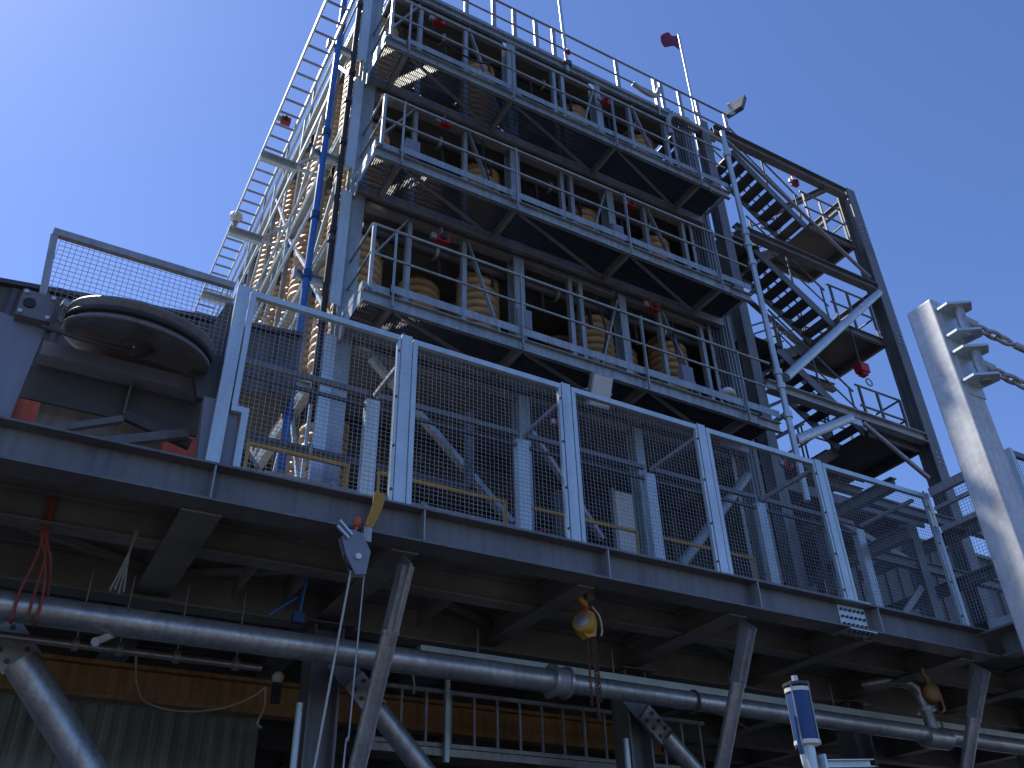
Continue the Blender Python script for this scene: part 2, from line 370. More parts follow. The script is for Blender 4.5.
# ---------------- behind, under the deck
yb = thing('runway_beam', 'ochre painted steel crane runway beam under the deck above the green container', 'beam')
MB().bar((-6, 12.0, 4.74), (9.6, 12.0, 4.74), ipro(0.44, 0.24, 0.05, 0.02)).build('beam_section', OCHRE, yb)
for x in (-3, 3.05, 9):
    MB().box(x - 0.09, 11.9, 4.97, x + 0.09, 12.1, 5.16).build('hanger_bracket', DARK, yb)
for k in range(2):
    ct = thing('shipping_container', ('lower', 'upper')[k] + ' green corrugated shipping container of the stack at lower left', 'container', 'stacked green containers')
    x0, x1, y0, y1, z0 = -8.3, 3.75, 14.5, 16.9, 2.6 * k + 0.005
    z1 = z0 + 2.585
    b = MB(); pts = []
    x = x0 + 0.15; ph = 0
    while x < x1 - 0.2:
        pts += [(x, 0.0), (x + 0.07, 0.0), (x + 0.11, 0.036), (x + 0.18, 0.036)]; x += 0.22
    vs = []
    for (px, d) in pts: vs += [(px, y0 + 0.02 + d, z0 + 0.16), (px, y0 + 0.02 + d, z1 - 0.11)]
    b.add(vs, [(2 * i, 2 * i + 2, 2 * i + 3, 2 * i + 1) for i in range(len(pts) - 1)])
    b.box(x0 + .1, y0 + 0.08, z0 + .1, x1 - .1, y1, z1 - .02)
    b.build('corrugated_wall', GREEN, ct)
    f = MB()
    for xx in (x0, x1 - 0.16): f.box(xx, y0, z0, xx + 0.16, y0 + 0.16, z1)
    f.box(x0 + 0.16, y0, z0, x1 - 0.16, y0 + 0.1, z0 + 0.16).box(x0 + 0.16, y0, z1 - 0.11, x1 - 0.16, y0 + 0.1, z1)
    f.build('frame', GREEN, ct)
    MB().box(0.0 - 1.6, y0 - 0.01, z0 + 0.6, 0.0 - 0.1, y0 + 0.018, z1 - 0.4).build('door_panel', GREEN, ct)
lg = thing('lower_guardrail', 'galvanised guard rail with many thin uprights in the dark under the deck', 'railing')
for z in (4.12, 4.79):
    MB().rect((4.05, 10.9, z), (9.6, 10.9, z), 0.05, 0.05).split('rail', GALVD, lg)
MB().rect((4.05, 10.86, 4.03), (9.6, 10.86, 4.03), 0.03, 0.09).build('toe_rail', GALVD, lg)
for i in range(16):
    MB().rect((4.25 + i * 0.35, 10.9, 4.05), (4.25 + i * 0.35, 10.9, 4.79), 0.03, 0.03, (0, 1, 0)).build('upright', GALVD, lg)
MB().rect((5.2, 10.8, 3.9), (5.2, 10.8, 4.95), 0.06, 0.06, (0, 1, 0)).build('post', GALV, lg)
lw = thing('underdeck_backdrop', 'dark cladding sheet added far back under the deck where only shade is', 'wall')
MB().box(-9, 23.5, 0.0, 24, 23.7, 5.2).build('backing', DARK, lw)  # dark sheet added where only shadow lies under the deck

# ================================================================== MESH FENCE
ZT, Z0 = 7.62, 5.54
def wiremesh(x0, x1, z0, z1, y, notch=None, pitch=0.05, r=0.0023):
    b = MB(); P = [(-r, -r), (r, -r), (0, r)]
    n = int((x1 - x0) / pitch)
    for i in range(n + 1):
        x = x0 + (x1 - x0) * i / n; zz = z0
        if notch and x < notch[0]: zz = notch[1]
        j = random.uniform(-.003, .003)
        b.bar((x, y, zz), (x + j, y, z1), P)
    n = int((z1 - z0) / pitch)
    for i in range(n + 1):
        z = z0 + (z1 - z0) * i / n; xx = x0
        if notch and z < notch[1]: xx = notch[0]
        b.bar((xx, y - 2 * r, z), (x1, y - 2 * r, z + random.uniform(-.003, .003)), P)
    return b
YF = 7.5
def fence_panel(x0, x1, label, notch=False, last=False):
    t = thing('mesh_fence_panel', label, 'fence panel', 'mesh fence panels along the deck edge')
    f = MB()
    f.box(x0, YF - 0.03, ZT - 0.07, x1, YF + 0.03, ZT)
    if notch:
        f.box(x0, YF - .028, 6.22, x0 + 0.055, YF + .028, ZT - 0.07)
        f.box(x0 + 0.002, YF - .028, 6.155, x0 + 0.17, YF + .028, 6.218)
        f.box(x0 + 0.105, YF - .028, Z0, x0 + 0.17, YF + .028, 6.155)
    else:
        f.box(x0, YF - .028, Z0, x0 + 0.055, YF + .028, ZT - 0.07)
    f.box(x1 - 0.035, YF - .027, Z0 + .002, x1, YF + .027, ZT - 0.07)
    f.box(x0 + (0.17 if notch else 0.055), YF - .026, Z0, x1 - 0.035, YF + .026, Z0 + 0.04)
    f.build('frame', GALV, t)
    m = wiremesh(x0 + 0.06, x1 - 0.04, Z0 + 0.02, ZT - 0.05, YF + 0.02, (x0 + 0.17, 6.2) if notch else None)
    m.build('wire_mesh', GALVD, t)
    bo = MB()
    for z in (5.7, 6.2, 6.8, 7.4):
        bo.tube((x1 - 0.02, YF - 0.027, z), (x1 - 0.02, YF - 0.045, z), 0.014, 6)
    bo.split('bolt', BOLT, t)
def fence_post(x, label, w=0.13):
    t = thing('fence_post', label, 'post', 'posts of the mesh fence')
    MB().bar((x, YF, Z0), (x, YF, ZT + 0.02), cpro(w, 0.07, 0.008), (1, 0, 0)).build('post_channel', GALV, t)
    MB().tube((x - 0.03, YF, ZT + 0.02), (x - 0.03, YF, ZT + 0.06), 0.012, 6).build('bolt', BOLT, t)
PX = [1.20, 3.03, 5.13, 7.24, 9.36, 11.66]
PL = ['fence post beside the cable pulley at the left end of the tall mesh fence', 'fence post above the yellow sling, between two mesh panels',
      'fence post left of the white floodlight', 'fence post second to the right of the white floodlight',
      'fence post above the bolted splice plate of the edge beam', 'slender fence post at the right inner corner of the deck']
for i, x in enumerate(PX): fence_post(x, PL[i], 0.125 if i < 5 else 0.08)
FL = ['mesh fence panel with a notched lower left corner, next to the cable pulley', 'mesh fence panel right of the yellow sling',
      'mesh fence panel in front of the white floodlight', 'mesh fence panel above the second raking strut',
      'last mesh fence panel before the right inner corner']
for i in range(5):
    fence_panel(PX[i] + 0.08, PX[i + 1] - 0.072 + (0.02 if i == 4 else 0), FL[i], i == 0)

# wing panel over the pulley
wg = thing('wing_fence_panel', 'mesh panel standing against the sky above the cable pulley at left', 'fence panel')
a0, a1 = V((-0.60, 7.5, 7.64)), V((-0.56, 7.5, 6.66))
MB().rect((-0.62, 7.5, 7.62), (1.1, 7.5, 7.62), 0.06, 0.075).build('frame', GALVD, wg)
MB().rect((-0.60, 7.5, 7.58), (-0.50, 7.5, 6.6), 0.05, 0.065, (1, 0, 0)).build('stile', GALVD, wg)
wiremesh(-0.54, 1.1, 6.75, 7.6, 7.51).build('wire_mesh', GALVD, wg)

# side fence + far right fence
sf = thing('side_fence_panel', 'mesh fence panel turning the right corner towards the front, half hidden by the lifting post', 'fence panel')
MB().rect((11.69, 7.43, 7.63), (11.69, 6.12, 7.63), 0.06, 0.14).rect((11.69, 7.43, 7.36), (11.69, 6.12, 7.36), 0.05, 0.06).rect((11.69, 7.43, 7.02), (11.69, 6.12, 7.02), 0.05, 0.08).split('rail', GALVD, sf)
b = MB(); r = 0.0026; P = [(-r, -r), (r, -r), (0, r)]
for i in range(26): b.bar((11.7, 7.42 - i * 0.05, 5.56), (11.7, 7.42 - i * 0.05, 7.6), P)
for i in range(40): b.bar((11.706, 7.42, 5.6 + i * 0.05), (11.706, 6.12, 5.6 + i * 0.05), P)
b.build('wire_mesh', GALVD, sf)
MB().rect((11.72, 6.08, 5.54), (11.72, 6.08, 7.72), 0.08, 0.08, (1, 0, 0)).build('corner_post', GALV, sf)
MB().rect((12.04, 7.4, 5.60), (12.04, 6.1, 5.60), 0.05, 0.12).build('kick_plate', GALV, sf)
MB().box(11.60, 7.44, 7.05, 11.64, 7.455, 7.42).box(11.55, 7.43, 7.26, 11.64, 7.445, 7.30).box(11.52, 7.43, 7.05, 11.56, 7.445, 7.3).build('latch', WHITE, sf)
rf = thing('right_fence_panel', 'mesh fence panel at the right edge of the picture behind the lifting post', 'fence panel')
MB().rect((11.8, 6.1, 7.68), (15.2, 6.1, 7.68), 0.06, 0.09).rect((11.8, 6.1, 7.05), (15.2, 6.1, 7.05), 0.05, 0.09).split('rail', PAINT, rf)
wiremesh(11.8, 15.2, 5.56, 7.62, 6.11).build('wire_mesh', GALVD, rf)
MB().rect((13.6, 6.1, 5.54), (13.6, 6.1, 7.66), 0.08, 0.08, (1, 0, 0)).build('post', GALV, rf)

# ---------------- cage frame behind the fence
cg = thing('guard_frame', 'galvanised portal frame standing on the deck just behind the mesh fence', 'frame')
CX = [3.10, 5.18, 7.24, 9.30, 11.4]
for x in CX:
    MB().bar((x, 8.66, ZD), (x, 8.66, 7.46), cpro(0.17, 0.1, 0.01), (1, 0, 0)).build('column', GALV, cg)
    MB().rect((x, 8.58, 7.5), (x, 7.56, 7.5), 0.05, 0.05).build('tie_beam', GALVD, cg)
xs = [0.9] + CX
for i in range(len(xs) - 1):
    MB().rect((xs[i] + 0.06, 8.66, 7.56), (xs[i + 1] - 0.06, 8.66, 7.56), 0.05, 0.07).build('top_rail', PAINT, cg)
    MB().rect((xs[i] + 0.06, 8.66, 7.38), (xs[i + 1] - 0.06, 8.66, 7.38), 0.04, 0.04).split('lower_rail', DARK, cg)
yr = thing('yellow_handrail', 'yellow painted handrail inside the deck behind the mesh fence', 'railing')
for i, (xa, xb) in enumerate(((1.75, 2.95), (3.3, 5.05), (5.3, 7.1), (7.35, 9.2))):
    MB().tube((xa, 8.85, 6.63), (xb, 8.85, 6.63), 0.026, 8).split('rail', YEL, yr)
    for xx in (xa + 0.02, xb - 0.02): MB().tube((xx, 8.85, ZD), (xx, 8.85, 6.63), 0.022, 8).build('post', YEL, yr)
    MB().tube((xa, 8.85, 6.1), (xb, 8.85, 6.1), 0.02, 8).build('mid_rail', YEL, yr)

# ================================================================== PULLEY at left
pl = thing('cable_pulley', 'large dark grooved cable pulley lying flat at the left end of the deck', 'pulley', loc=(0.36, 7.55, 6.68))
M = Matrix.Rotation(R(13), 3, 'X') @ Matrix.Rotation(R(3), 3, 'Y')
MB().lathe([(0.0, -0.03), (0.5, -0.05), (0.60, -0.085), (0.665, -0.085), (0.67, -0.06), (0.60, 0.0), (0.60, 0.04), (0.67, 0.10), (0.665, 0.125), (0.60, 0.125), (0.5, 0.06), (0, 0.05)], 64, (0, 0, 0), M).build('sheave', PAINT, pl)
MB().lathe([(0.0, -0.15), (0.045, -0.15), (0.05, -0.11), (0.10, -0.11), (0.11, -0.05), (0.17, -0.035)], 20, (0, 0, 0), M).build('hub', DARK, pl)
MB().tube(M @ V((-0.03, -0.08, -0.06)), M @ V((-0.03, -0.08, -0.1)), 0.02, 8).build('grease_nipple', WHITE, pl)
MB().path([M @ V((0.645 * math.cos(a), 0.645 * math.sin(a), 0.012)) for a in [k * math.pi / 32 for k in range(64)]], 0.03, 8, True).build('rope', BLACK, pl)
bk = thing('bearing_block', 'grey steel bearing block with bolts left of the cable pulley', 'bearing')
MB().box(-0.68, 7.42, 6.56, -0.40, 7.62, 6.84).build('housing', PAINT, bk)
MB().tube((-0.60, 7.42, 6.70), (-0.60, 7.40, 6.70), 0.05, 16).build('bore', BLACK, bk)
b = MB()
for x, z in ((-0.65, 6.59), (-0.43, 6.59), (-0.65, 6.81), (-0.43, 6.81)): b.tube((x, 7.42, z), (x, 7.395, z), 0.02, 6)
b.split('bolt', GALV, bk)
MB().rect((-0.36, 7.5, 6.86), (-0.22, 7.55, 6.84), 0.05, 0.06).rect((-0.36, 7.5, 6.68), (-0.25, 7.55, 6.66), 0.05, 0.06).split('arm', GALVD, bk)
MB().path([(-0.45, 7.45, 6.52), (-0.1, 7.4, 6.46), (0.3, 7.45, 6.50)], 0.022, 8).build('rod', DARK, bk)

ft = thing('pulley_frame', 'dark welded steel frame with diagonal stays below the cable pulley', 'frame')
MB().rect((-0.42, 7.95, 6.55), (1.05, 7.95, 6.55), 0.24, 0.15).build('top_flange', LPAINT, ft)
MB().box(-0.5, 8.02, 6.1, 1.1, 8.05, 6.47).build('web', DARK, ft)
MB().box(0.395, 7.9, 6.1, 0.41, 8.02, 6.47).build('web_stiffener', PAINT, ft)
MB().rect((-0.42, 7.75, 5.56), (0.40, 7.95, 6.06), 0.08, 0.06).rect((0.12, 7.65, 5.56), (0.98, 7.9, 6.03), 0.10, 0.08).split('diagonal_stay', PAINT, ft)
MB().rect((0.39, 7.95, 6.12), (1.05, 8.0, 5.98), 0.06, 0.1).build('cross_stay', DARK, ft)
MB().plate([(-1.05, 7.62, 6.66), (-0.42, 7.62, 6.55), (-0.47, 7.62, 5.545), (-1.6, 7.62, 5.545)], 0.16, (0, 1, 0)).build('leg', LPAINT, ft)
MB().plate([(1.03, 7.6, 6.27), (1.36, 7.6, 6.29), (1.41, 7.6, 5.545), (1.08, 7.6, 5.545)], 0.12, (0, 1, 0)).build('leg', LPAINT, ft)
MB().plate([(1.08, 7.68, 7.5), (1.15, 7.68, 7.5), (1.2, 7.68, 6.3), (0.98, 7.68, 6.3), (0.85, 7.68, 6.75)], 0.1, (0, 1, 0)).build('side_plate', DARK, ft)
MB().box(-0.30, 8.2, 5.53, 0.80, 8.25, 6.2).build('back_plate', PAINT, ft)

# orange machine and conveyor behind it
om = thing('orange_machine', 'orange painted machine housing glimpsed through the frame under the cable pulley', 'machine')
MB().box(-1.0, 9.0, 5.53, 1.62, 10.4, 6.75).build('housing', ORANGE, om)
b = MB()
for x in (-0.86, -0.6, 0.9, 1.3): b.box(x, 8.94, 5.53, x + 0.06, 9.0, 6.75)
b.split('rib', ORANGE, om)
MB().box(-0.98, 8.93, 6.755, 1.6, 10.4, 6.85).build('lid', RUST, om)
cv = thing('conveyor_gallery', 'dark brown conveyor gallery behind the mesh at left, hiding the tower foot', 'conveyor')
q = MB()
def sl(x): return 8.47 + (x + 1.14) * 0.13
for (ya, yb_, dz0, dz1) in ((9.8, 11.2, -0.95, 0.0),):
    xs_ = (-9, 2.42)
    vs = []
    for x in xs_:
        for y in (ya, yb_):
            for dz in (dz0, dz1): vs.append((x, y, sl(x) + dz))
    q.add(vs, [(0, 1, 3, 2), (4, 6, 7, 5), (0, 4, 5, 1), (2, 3, 7, 6), (1, 5, 7, 3), (0, 2, 6, 4)])
q.build('gallery_box', GALLERY, cv)
b = MB()
for i in range(22):
    x = -8.8 + i * 0.52; b.box(x, 9.75, sl(x) - 0.93, x + 0.06, 9.795, sl(x) - 0.03)
b.rect((-9, 9.77, sl(-9) + 0.03), (2.42, 9.77, sl(2.42) + 0.03), 0.1, 0.06)
b.rect((-9, 9.77, sl(-9) - 0.5), (2.42, 9.77, sl(2.42) - 0.5), 0.03, 0.08)
b.build('side_ribs', DARK, cv)
b = MB()
for x in (1.0, 1.35, 1.7): b.tube((x, 11.0, sl(x)), (x, 11.0, sl(x) + 0.42), 0.018, 6)
b.tube((1.0, 11.0, sl(1) + .42), (1.7, 11.0, sl(1.7) + .42), 0.018, 6).tube((1.0, 11.0, sl(1) + .22), (1.7, 11.0, sl(1.7) + .22), 0.014, 6)
b.build('handrail', GALV, cv)

# ================================================================== TOWER
tw = thing('tower_frame', 'tall open steel frame of the spiral plant, its left side sunlit', 'tower')
XL, XR, YB, YK = 3.05, 10.70, 10.05, 20.0
TOP = 18.05
YS = [YB, 12.2, 14.4, 16.6, 18.6, YK]
for x, wd in ((XL, 0.26), (6.02, 0.2), (8.2, 0.16), (XR, 0.26)):
    MB().bar((x, YB, ZD), (x, YB, TOP), ipro(0.24, wd, 0.022, 0.016), (0, 1, 0)).build('column', TSTEEL, tw)
for x in (XL, XR):
    for y in YS[1:]:
        MB().bar((x, y, ZD), (x, y, TOP), ipro(0.09, 0.09, 0.012, 0.010), (0, 1, 0)).build('column', TSTEEL, tw)
levels = (L1, L2, L3, LR)
prev = ZD
for li, lz in enumerate(levels):
    zb = lz - 0.2
    segs = [XL, 6.02, 8.2, XR]
    for i in range(3):
        MB().bar((segs[i] + 0.12, YB, zb), (segs[i + 1] - 0.12, YB, zb), ipro(0.22, 0.14)).build('front_beam', GALVD, tw)
    for i in range(5):
        for x in (XL, XR):
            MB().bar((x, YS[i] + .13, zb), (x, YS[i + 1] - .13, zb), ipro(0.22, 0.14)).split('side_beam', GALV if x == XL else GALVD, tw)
    for y in YS[1:]:
        MB().bar((XL + .12, y, zb - 0.02), (XR - .12, y, zb - 0.02), ipro(0.26, 0.14)).split('cross_beam', DARK, tw)
    prev = lz
# posts on front face between floors
FXS = [4.0, 5.0, 7.1, 7.32, 9.1, 10.1]
for (za, zb) in ((L1 + .02, L2 - .32), (L2 + .02, L3 - .32), (L3 + .02, LR - .32)):
    for x in FXS:
        MB().rect((x, YB - 0.02, za), (x, YB - 0.02, zb), 0.10, 0.08, (1, 0, 0)).build('front_post', TSTEEL, tw)
    h = zb - za
    for (x0, f0, x1, f1) in ((5.05, 1, 5.9, 0), (7.38, 0, 8.1, .95), (9.15, 1, 10.05, 0), (3.15, .42, 3.95, 1)):
        MB().rect((x0, YB - 0.07, za + h * f0), (x1, YB - 0.07, za + h * f1), 0.03, 0.08, (0, 1, 0)).build('front_brace', TSTEEL, tw)
# sunlit left face bracing
for i in range(5):
    y0, y1 = YS[i] + 0.1, YS[i + 1] - 0.1
    for (za, zb) in ((ZD + .1, L1 - .32), (L1 + .02, L2 - .32), (L2 + .02, L3 - .32), (L3 + .02, LR - .32)):
        if (i + int(za)) % 2: a, b_ = (y0, za), (y1, zb)
        else: a, b_ = (y0, zb), (y1, za)
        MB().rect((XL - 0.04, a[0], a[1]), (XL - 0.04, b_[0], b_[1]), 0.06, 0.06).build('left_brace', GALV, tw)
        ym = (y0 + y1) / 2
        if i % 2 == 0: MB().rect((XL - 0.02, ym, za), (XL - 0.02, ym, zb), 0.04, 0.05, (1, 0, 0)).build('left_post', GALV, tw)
# diagonal braces at deck level in the front face
MB().rect((3.5, 9.95, 9.05), (5.75, 9.95, 6.95), 0.08, 0.12, (0, 1, 0)).build('base_brace', TSTEEL, tw)
MB().tube((8.75, 9.95, 6.85), (10.55, 9.95, 8.85), 0.09, 12).build('base_brace', TSTEEL, tw)
MB().rect((6.1, 9.95, 8.6), (7.3, 9.95, 7.0), 0.06, 0.1, (0, 1, 0)).build('base_brace', GALVD, tw)
# floors
for li, lz in enumerate((L1, L2, L3)):
    MB().box(XL + 0.15, YB + 0.13, lz - 0.06, XR - 0.12, YK, lz - 0.05).build('floor_plate', DECK, tw)
MB().box(XL + 0.15, 12.0, LR - 0.06, XR - .12, YK, LR - 0.05).build('roof_plate', DECK, tw)
b = MB()
for i in range(int((XR - XL - .3) / 0.05)):
    x = XL + 0.16 + i * 0.05
    if x > 3.42: continue
    b.box(x, YB + .13, LR - .04, x + .008, 11.95, LR - .005)
for i in range(16): b.box(XL + .16, YB + .2 + i * .11, LR - .012, 3.43, YB + .208 + i * .11, LR - .002)
b.build('roof_grating', GRATE, tw)
MB().box(3.44, YB + .13, LR - .06, XR - .12, 11.98, LR - .05).build('roof_plate', DECK, tw)  # solid strip replacing grating, added to keep sun off the walkway
MB().box(XR + 0.13, 10.3, 5.6, XR + 0.16, YK, LR - .3).build('side_sky_screen', DARK, tw)  # added dark sheet, blocks sky through the tower's right side
MB().box(XL + 0.5, YK + 0.15, 5.6, XR, YK + 0.18, LR - .3).build('rear_sky_screen', DARK, tw)  # added dark sheet that keeps the tower interior black
# interior plant at deck level
lb = thing('launder_box', 'long maroon launder box on the deck behind the yellow handrail', 'launder')
MB().box(3.4, 10.6, ZD, 8.1, 11.6, 6.75).build('box', MAROON, lb)
b = MB()
for i in range(8): b.box(3.5 + i * 0.62, 10.55, ZD, 3.56 + i * 0.62, 10.597, 6.75)
b.build('ribs', MAROON, lb)
MB().box(3.38, 10.5, 6.755, 8.12, 11.6, 6.80).build('rim', DARK, lb)
ps = thing('sky_gap_panel', 'pale grey sheet standing in for sky seen through the tower behind the third mesh panel', 'panel')  # pale sheet in place of bright sky showing through the gap
MB().box(8.42, 11.0, 6.1, 9.0, 11.05, 8.55).build('sheet', WHITE, ps)
MB().box(8.36, 11.0, 5.53, 8.41, 11.06, 8.6).box(9.01, 11.0, 5.53, 9.06, 11.06, 8.6).build('frame', GALVD, ps)

# ---------------- walkways on the front face
def walkway(zb, name_pos, li):
    t = thing('walkway', '%s grated walkway with handrail along the front of the tower' % name_pos, 'walkway', 'front walkways of the tower')
    x0, x1, y0, y1 = 2.98, 10.62, 9.0, 9.93
    MB().bar((x0, y0 + .035, zb + .11), (10.1, y0 + .035, zb + .11), cpro(0.22, 0.07), (0, 0, 1)).build('edge_channel', TSTEEL, t)
    MB().bar((10.13, y0 + .05, zb + .10), (x1, y0 + .05, zb + .10), cpro(0.2, 0.07), (0, 0, 1)).build('edge_channel', GALVD, t)
    MB().box(x0 - .012, y0 + 0.07, zb + 0.001, x0, y1 - 0.28, zb + .219).build('end_channel', TSTEEL, t)
    MB().rect((x0 + .01, y1 - 0.03, zb + .12), (x1, y1 - .03, zb + .12), 0.06, 0.18).build('back_channel', GALVD, t)
    MB().box(x0 + .4, y0 + .014, zb + .295, x1, y0 + .022, zb + .43).build('toe_board', TSTEEL, t)
    MB().box(x0 - .01, y0 + .05, zb + .25, x0 + .4, y0 + .058, zb + .38).build('toe_board', TSTEEL, t)
    b = MB()
    n = int((x1 - x0 - .1) / 0.030)
    for i in range(n):
        x = x0 + 0.05 + i * 0.030
        b.box(x, y0 + .08, zb + .172, x + .006, y1 - .07, zb + .215)
    for i in range(8):
        y = y0 + .12 + i * 0.1
        b.box(x0 + .05, y, zb + .195, x1 - .02, y + .008, zb + .208)
    b.build('grating', GRATE, t)
    for x in (3.4, 5.47, 7.76, 9.84):
        MB().rect((x, y0 + .08, zb + .09), (x, y1 - .07, zb + .09), 0.07, 0.16).split('bracket', GALVD, t)
        MB().rect((x, y0 - .012, zb + .02), (x, y0 - .012, zb + 1.45), 0.055, 0.02, (1, 0, 0)).rect((x, y0 + .004, zb + .225), (x, y0 + .004, zb + 1.44), 0.012, 0.018, (1, 0, 0)).build('stanchion', TSTEEL, t)
    xs = (3.4, 5.47, 7.76, 9.84)
    for i in range(3):
        MB().rect((xs[i] + .1, y0 + .12, zb + .06), (xs[i + 1] - .1, y1 - .12, zb + .06), 0.04, 0.05).build('plan_brace', GALVD, t)
    MB().tube((3.06, y0, zb + 1.43), (10.62, y0, zb + 1.43), 0.024, 8).build('top_rail', TSTEEL, t)
    MB().tube((3.06, y0, zb + .88), (10.62, y0, zb + .88), 0.02, 8).build('mid_rail', TSTEEL, t)
    MB().rect((3.06, y0, zb + .23), (3.06, y0, zb + 1.43), 0.05, 0.05, (1, 0, 0)).build('corner_post', TSTEEL, t)
    e = MB()
    e.tube((3.04, y0, zb + 1.43), (3.04, y1, zb + 1.43), 0.022, 8).tube((3.04, y0, zb + .88), (3.04, y1, zb + .88), 0.02, 8)
    e.split('end_rail', TSTEEL, t)
    MB().box(x0 - .01, y0 + .06, zb + .25, x0, y1, zb + .38).build('end_toe_board', TSTEEL, t)
    MB().plate([(x0, y1, zb + .2), (x0, y1 - .3, zb + .2), (x0, y1 - .1, zb - .12), (x0, y1, zb - .12)], 0.02, (1, 0, 0)).build('gusset', TSTEEL, t)
    c = MB()
    c.curve([(3.2, 9.88, zb - .06), (5, 9.88, zb - .09), (7, 9.88, zb - .06), (10.5, 9.88, zb - .08)], 0.022, 6)
    c.build('cable', BLACK, t)
for zb, nm, li in ((WB[0], 'lowest', 0), (WB[1], 'middle', 1), (WB[2], 'top', 2)): walkway(zb, nm, li)

# roof edge and rail
rr = thing('roof_guardrail', 'guard rail along the front roof edge of the tower against the sky', 'railing')
MB().bar((3.0, 9.94, 18.14), (11.6, 9.94, 18.14), cpro(0.22, 0.07)).build('edge_channel', TSTEEL, rr)
MB().box(3.0, 9.96, 18.28, 12.2, 9.968, 18.43).build('toe_board', TSTEEL, rr)
MB().tube((3.0, 9.98, 19.43), (12.25, 9.98, 19.43), 0.026, 8).build('top_rail', PAINT, rr)
MB().tube((3.0, 9.98, 18.85), (12.25, 9.98, 18.85), 0.022, 8).build('mid_rail', PAINT, rr)
for x in (3.1, 4.3, 5.0, 5.66, 6.17, 6.72, 7.18, 8.9, 10.0, 10.2, 10.75, 11.3, 12.2):
    MB().rect((x, 9.99, 18.26), (x, 9.99, 19.42), 0.035, 0.10, (1, 0, 0)).build('stanchion', TSTEEL, rr)
for x in (7.42, 9.95):
    MB().tube((x, 9.92, 18.0), (x, 9.92, 19.3), 0.03, 8).build('socket', TSTEEL, rr)
MB().tube((3.0, 9.98, 19.43), (3.0, 19.8, 19.43), 0.024, 8).tube((3.0, 9.98, 18.85), (3.0, 19.8, 18.85), 0.02, 8).split('side_rail', PAINT, rr)
for y in (12, 14, 16, 18): MB().rect((3.0, y, 18.2), (3.0, y, 19.42), .05, .05, (1, 0, 0)).build('stanchion', TSTEEL, rr)

# machinery on the roof level, seen through rails
for i, (x, lab) in enumerate(((4.6, 'grey feed distributor box under the roof edge at the upper left'), (6.6, 'grey feed distributor box under the roof in the middle'), (8.9, 'grey feed distributor box under the roof at the right'))):
    t = thing('distributor_box', lab, 'distributor', 'feed distributors under the roof')
    MB().box(x, 11.0, 17.0, x + 1.1, 12.3, 17.9).build('tank', DARK, t)
    MB().box(x - .04, 10.96, 17.905, x + 1.14, 12.34, 17.95).build('rim', GALVD, t)
    for k in range(4): MB().curve([(x + .15 + k * .27, 11.1, 17.0), (x + .15 + k * .27, 10.95, 16.6), (x + .1 + k * .3, 10.9, 16.2)], 0.04, 8).build('outlet_hose', BLACK, t)

# ---------------- spirals
def spiral_proto(h):
    t = thing('spiral_separator', 'x', 'spiral', 'spiral separators inside the tower')
    pitch, n = 0.165, 22; turns = int(h / pitch); tot = turns * n
    prof = [(0.07, 0.05), (0.17, 0.0), (0.28, 0.01), (0.34, 0.03), (0.365, 0.075), (0.385, 0.08), (0.375, 0.015), (0.30, -0.02), (0.17, -0.025), (0.07, 0.02)]
    m = len(prof); vs = []
    for i in range(tot + 1):
        a = -2 * math.pi * i / n; z = pitch * i / n
        vs += [(r * math.cos(a), r * math.sin(a), z + dz) for r, dz in prof]
    b = MB().add(vs, [(i * m + k, i * m + (k + 1) % m, (i + 1) * m + (k + 1) % m, (i + 1) * m + k) for i in range(tot) for k in range(m)], True)
    b.build('trough', TAN, t)
    MB().tube((0, 0, -0.3), (0, 0, h + .25), 0.06, 10).build('centre_column', COLL, t)
    MB().box(-0.3, -0.3, -0.32, 0.3, 0.3, -0.1).build('product_box', COLL, t)
    MB().lathe([(0.05, h + .05), (0.16, h + .08), (0.17, h + .18), (0.05, h + .19)], 12).build('feed_box', COLL, t)
    return t
sxs = [3.47, 5.66, 8.02, 9.85]
sys_ = [10.72, 11.75, 12.78, 13.8, 14.85, 15.9, 16.95, 18.0]
lvn = ['foot', 'lowest', 'middle', 'top']
cn = ['left', 'second', 'third', 'right']
first = {}
for li, (za, h) in enumerate(((6.3, 2.6), (L1 + .32, 2.2), (L2 + .32, 2.12), (L3 + .32, 2.5))):
    key = h
    for ci, x in enumerate(sxs):
        for ri, y in enumerate(sys_):
            if li == 0 and not (ci == 0 and ri > 0): continue
            if ci > 1 and ri > 1: continue
            if key not in first:
                o = spiral_proto(h); first[key] = o
            else: o = copy_tree(first[key])
            o.location = (x + random.uniform(-.04, .04), y, za); o.rotation_euler = (0, 0, random.uniform(0, 6.28))
            o['label'] = 'tan helical spiral separator, %s storey, %s column of the tower, %s row from the front' % (lvn[li], cn[ci], ORD[ri])
# second slim spirals next to the front ones
for li, za in ((1, L1 + .32), (2, L2 + .32)):
    for ci, x in enumerate((4.75, 9.05)):
        o = copy_tree(first[2.12]); o.location = (x, 11.3, za)
        o['label'] = 'tan helical spiral separator set back in shade, %s storey, %s of the two inner ones' % (lvn[li], ('left', 'right')[ci])

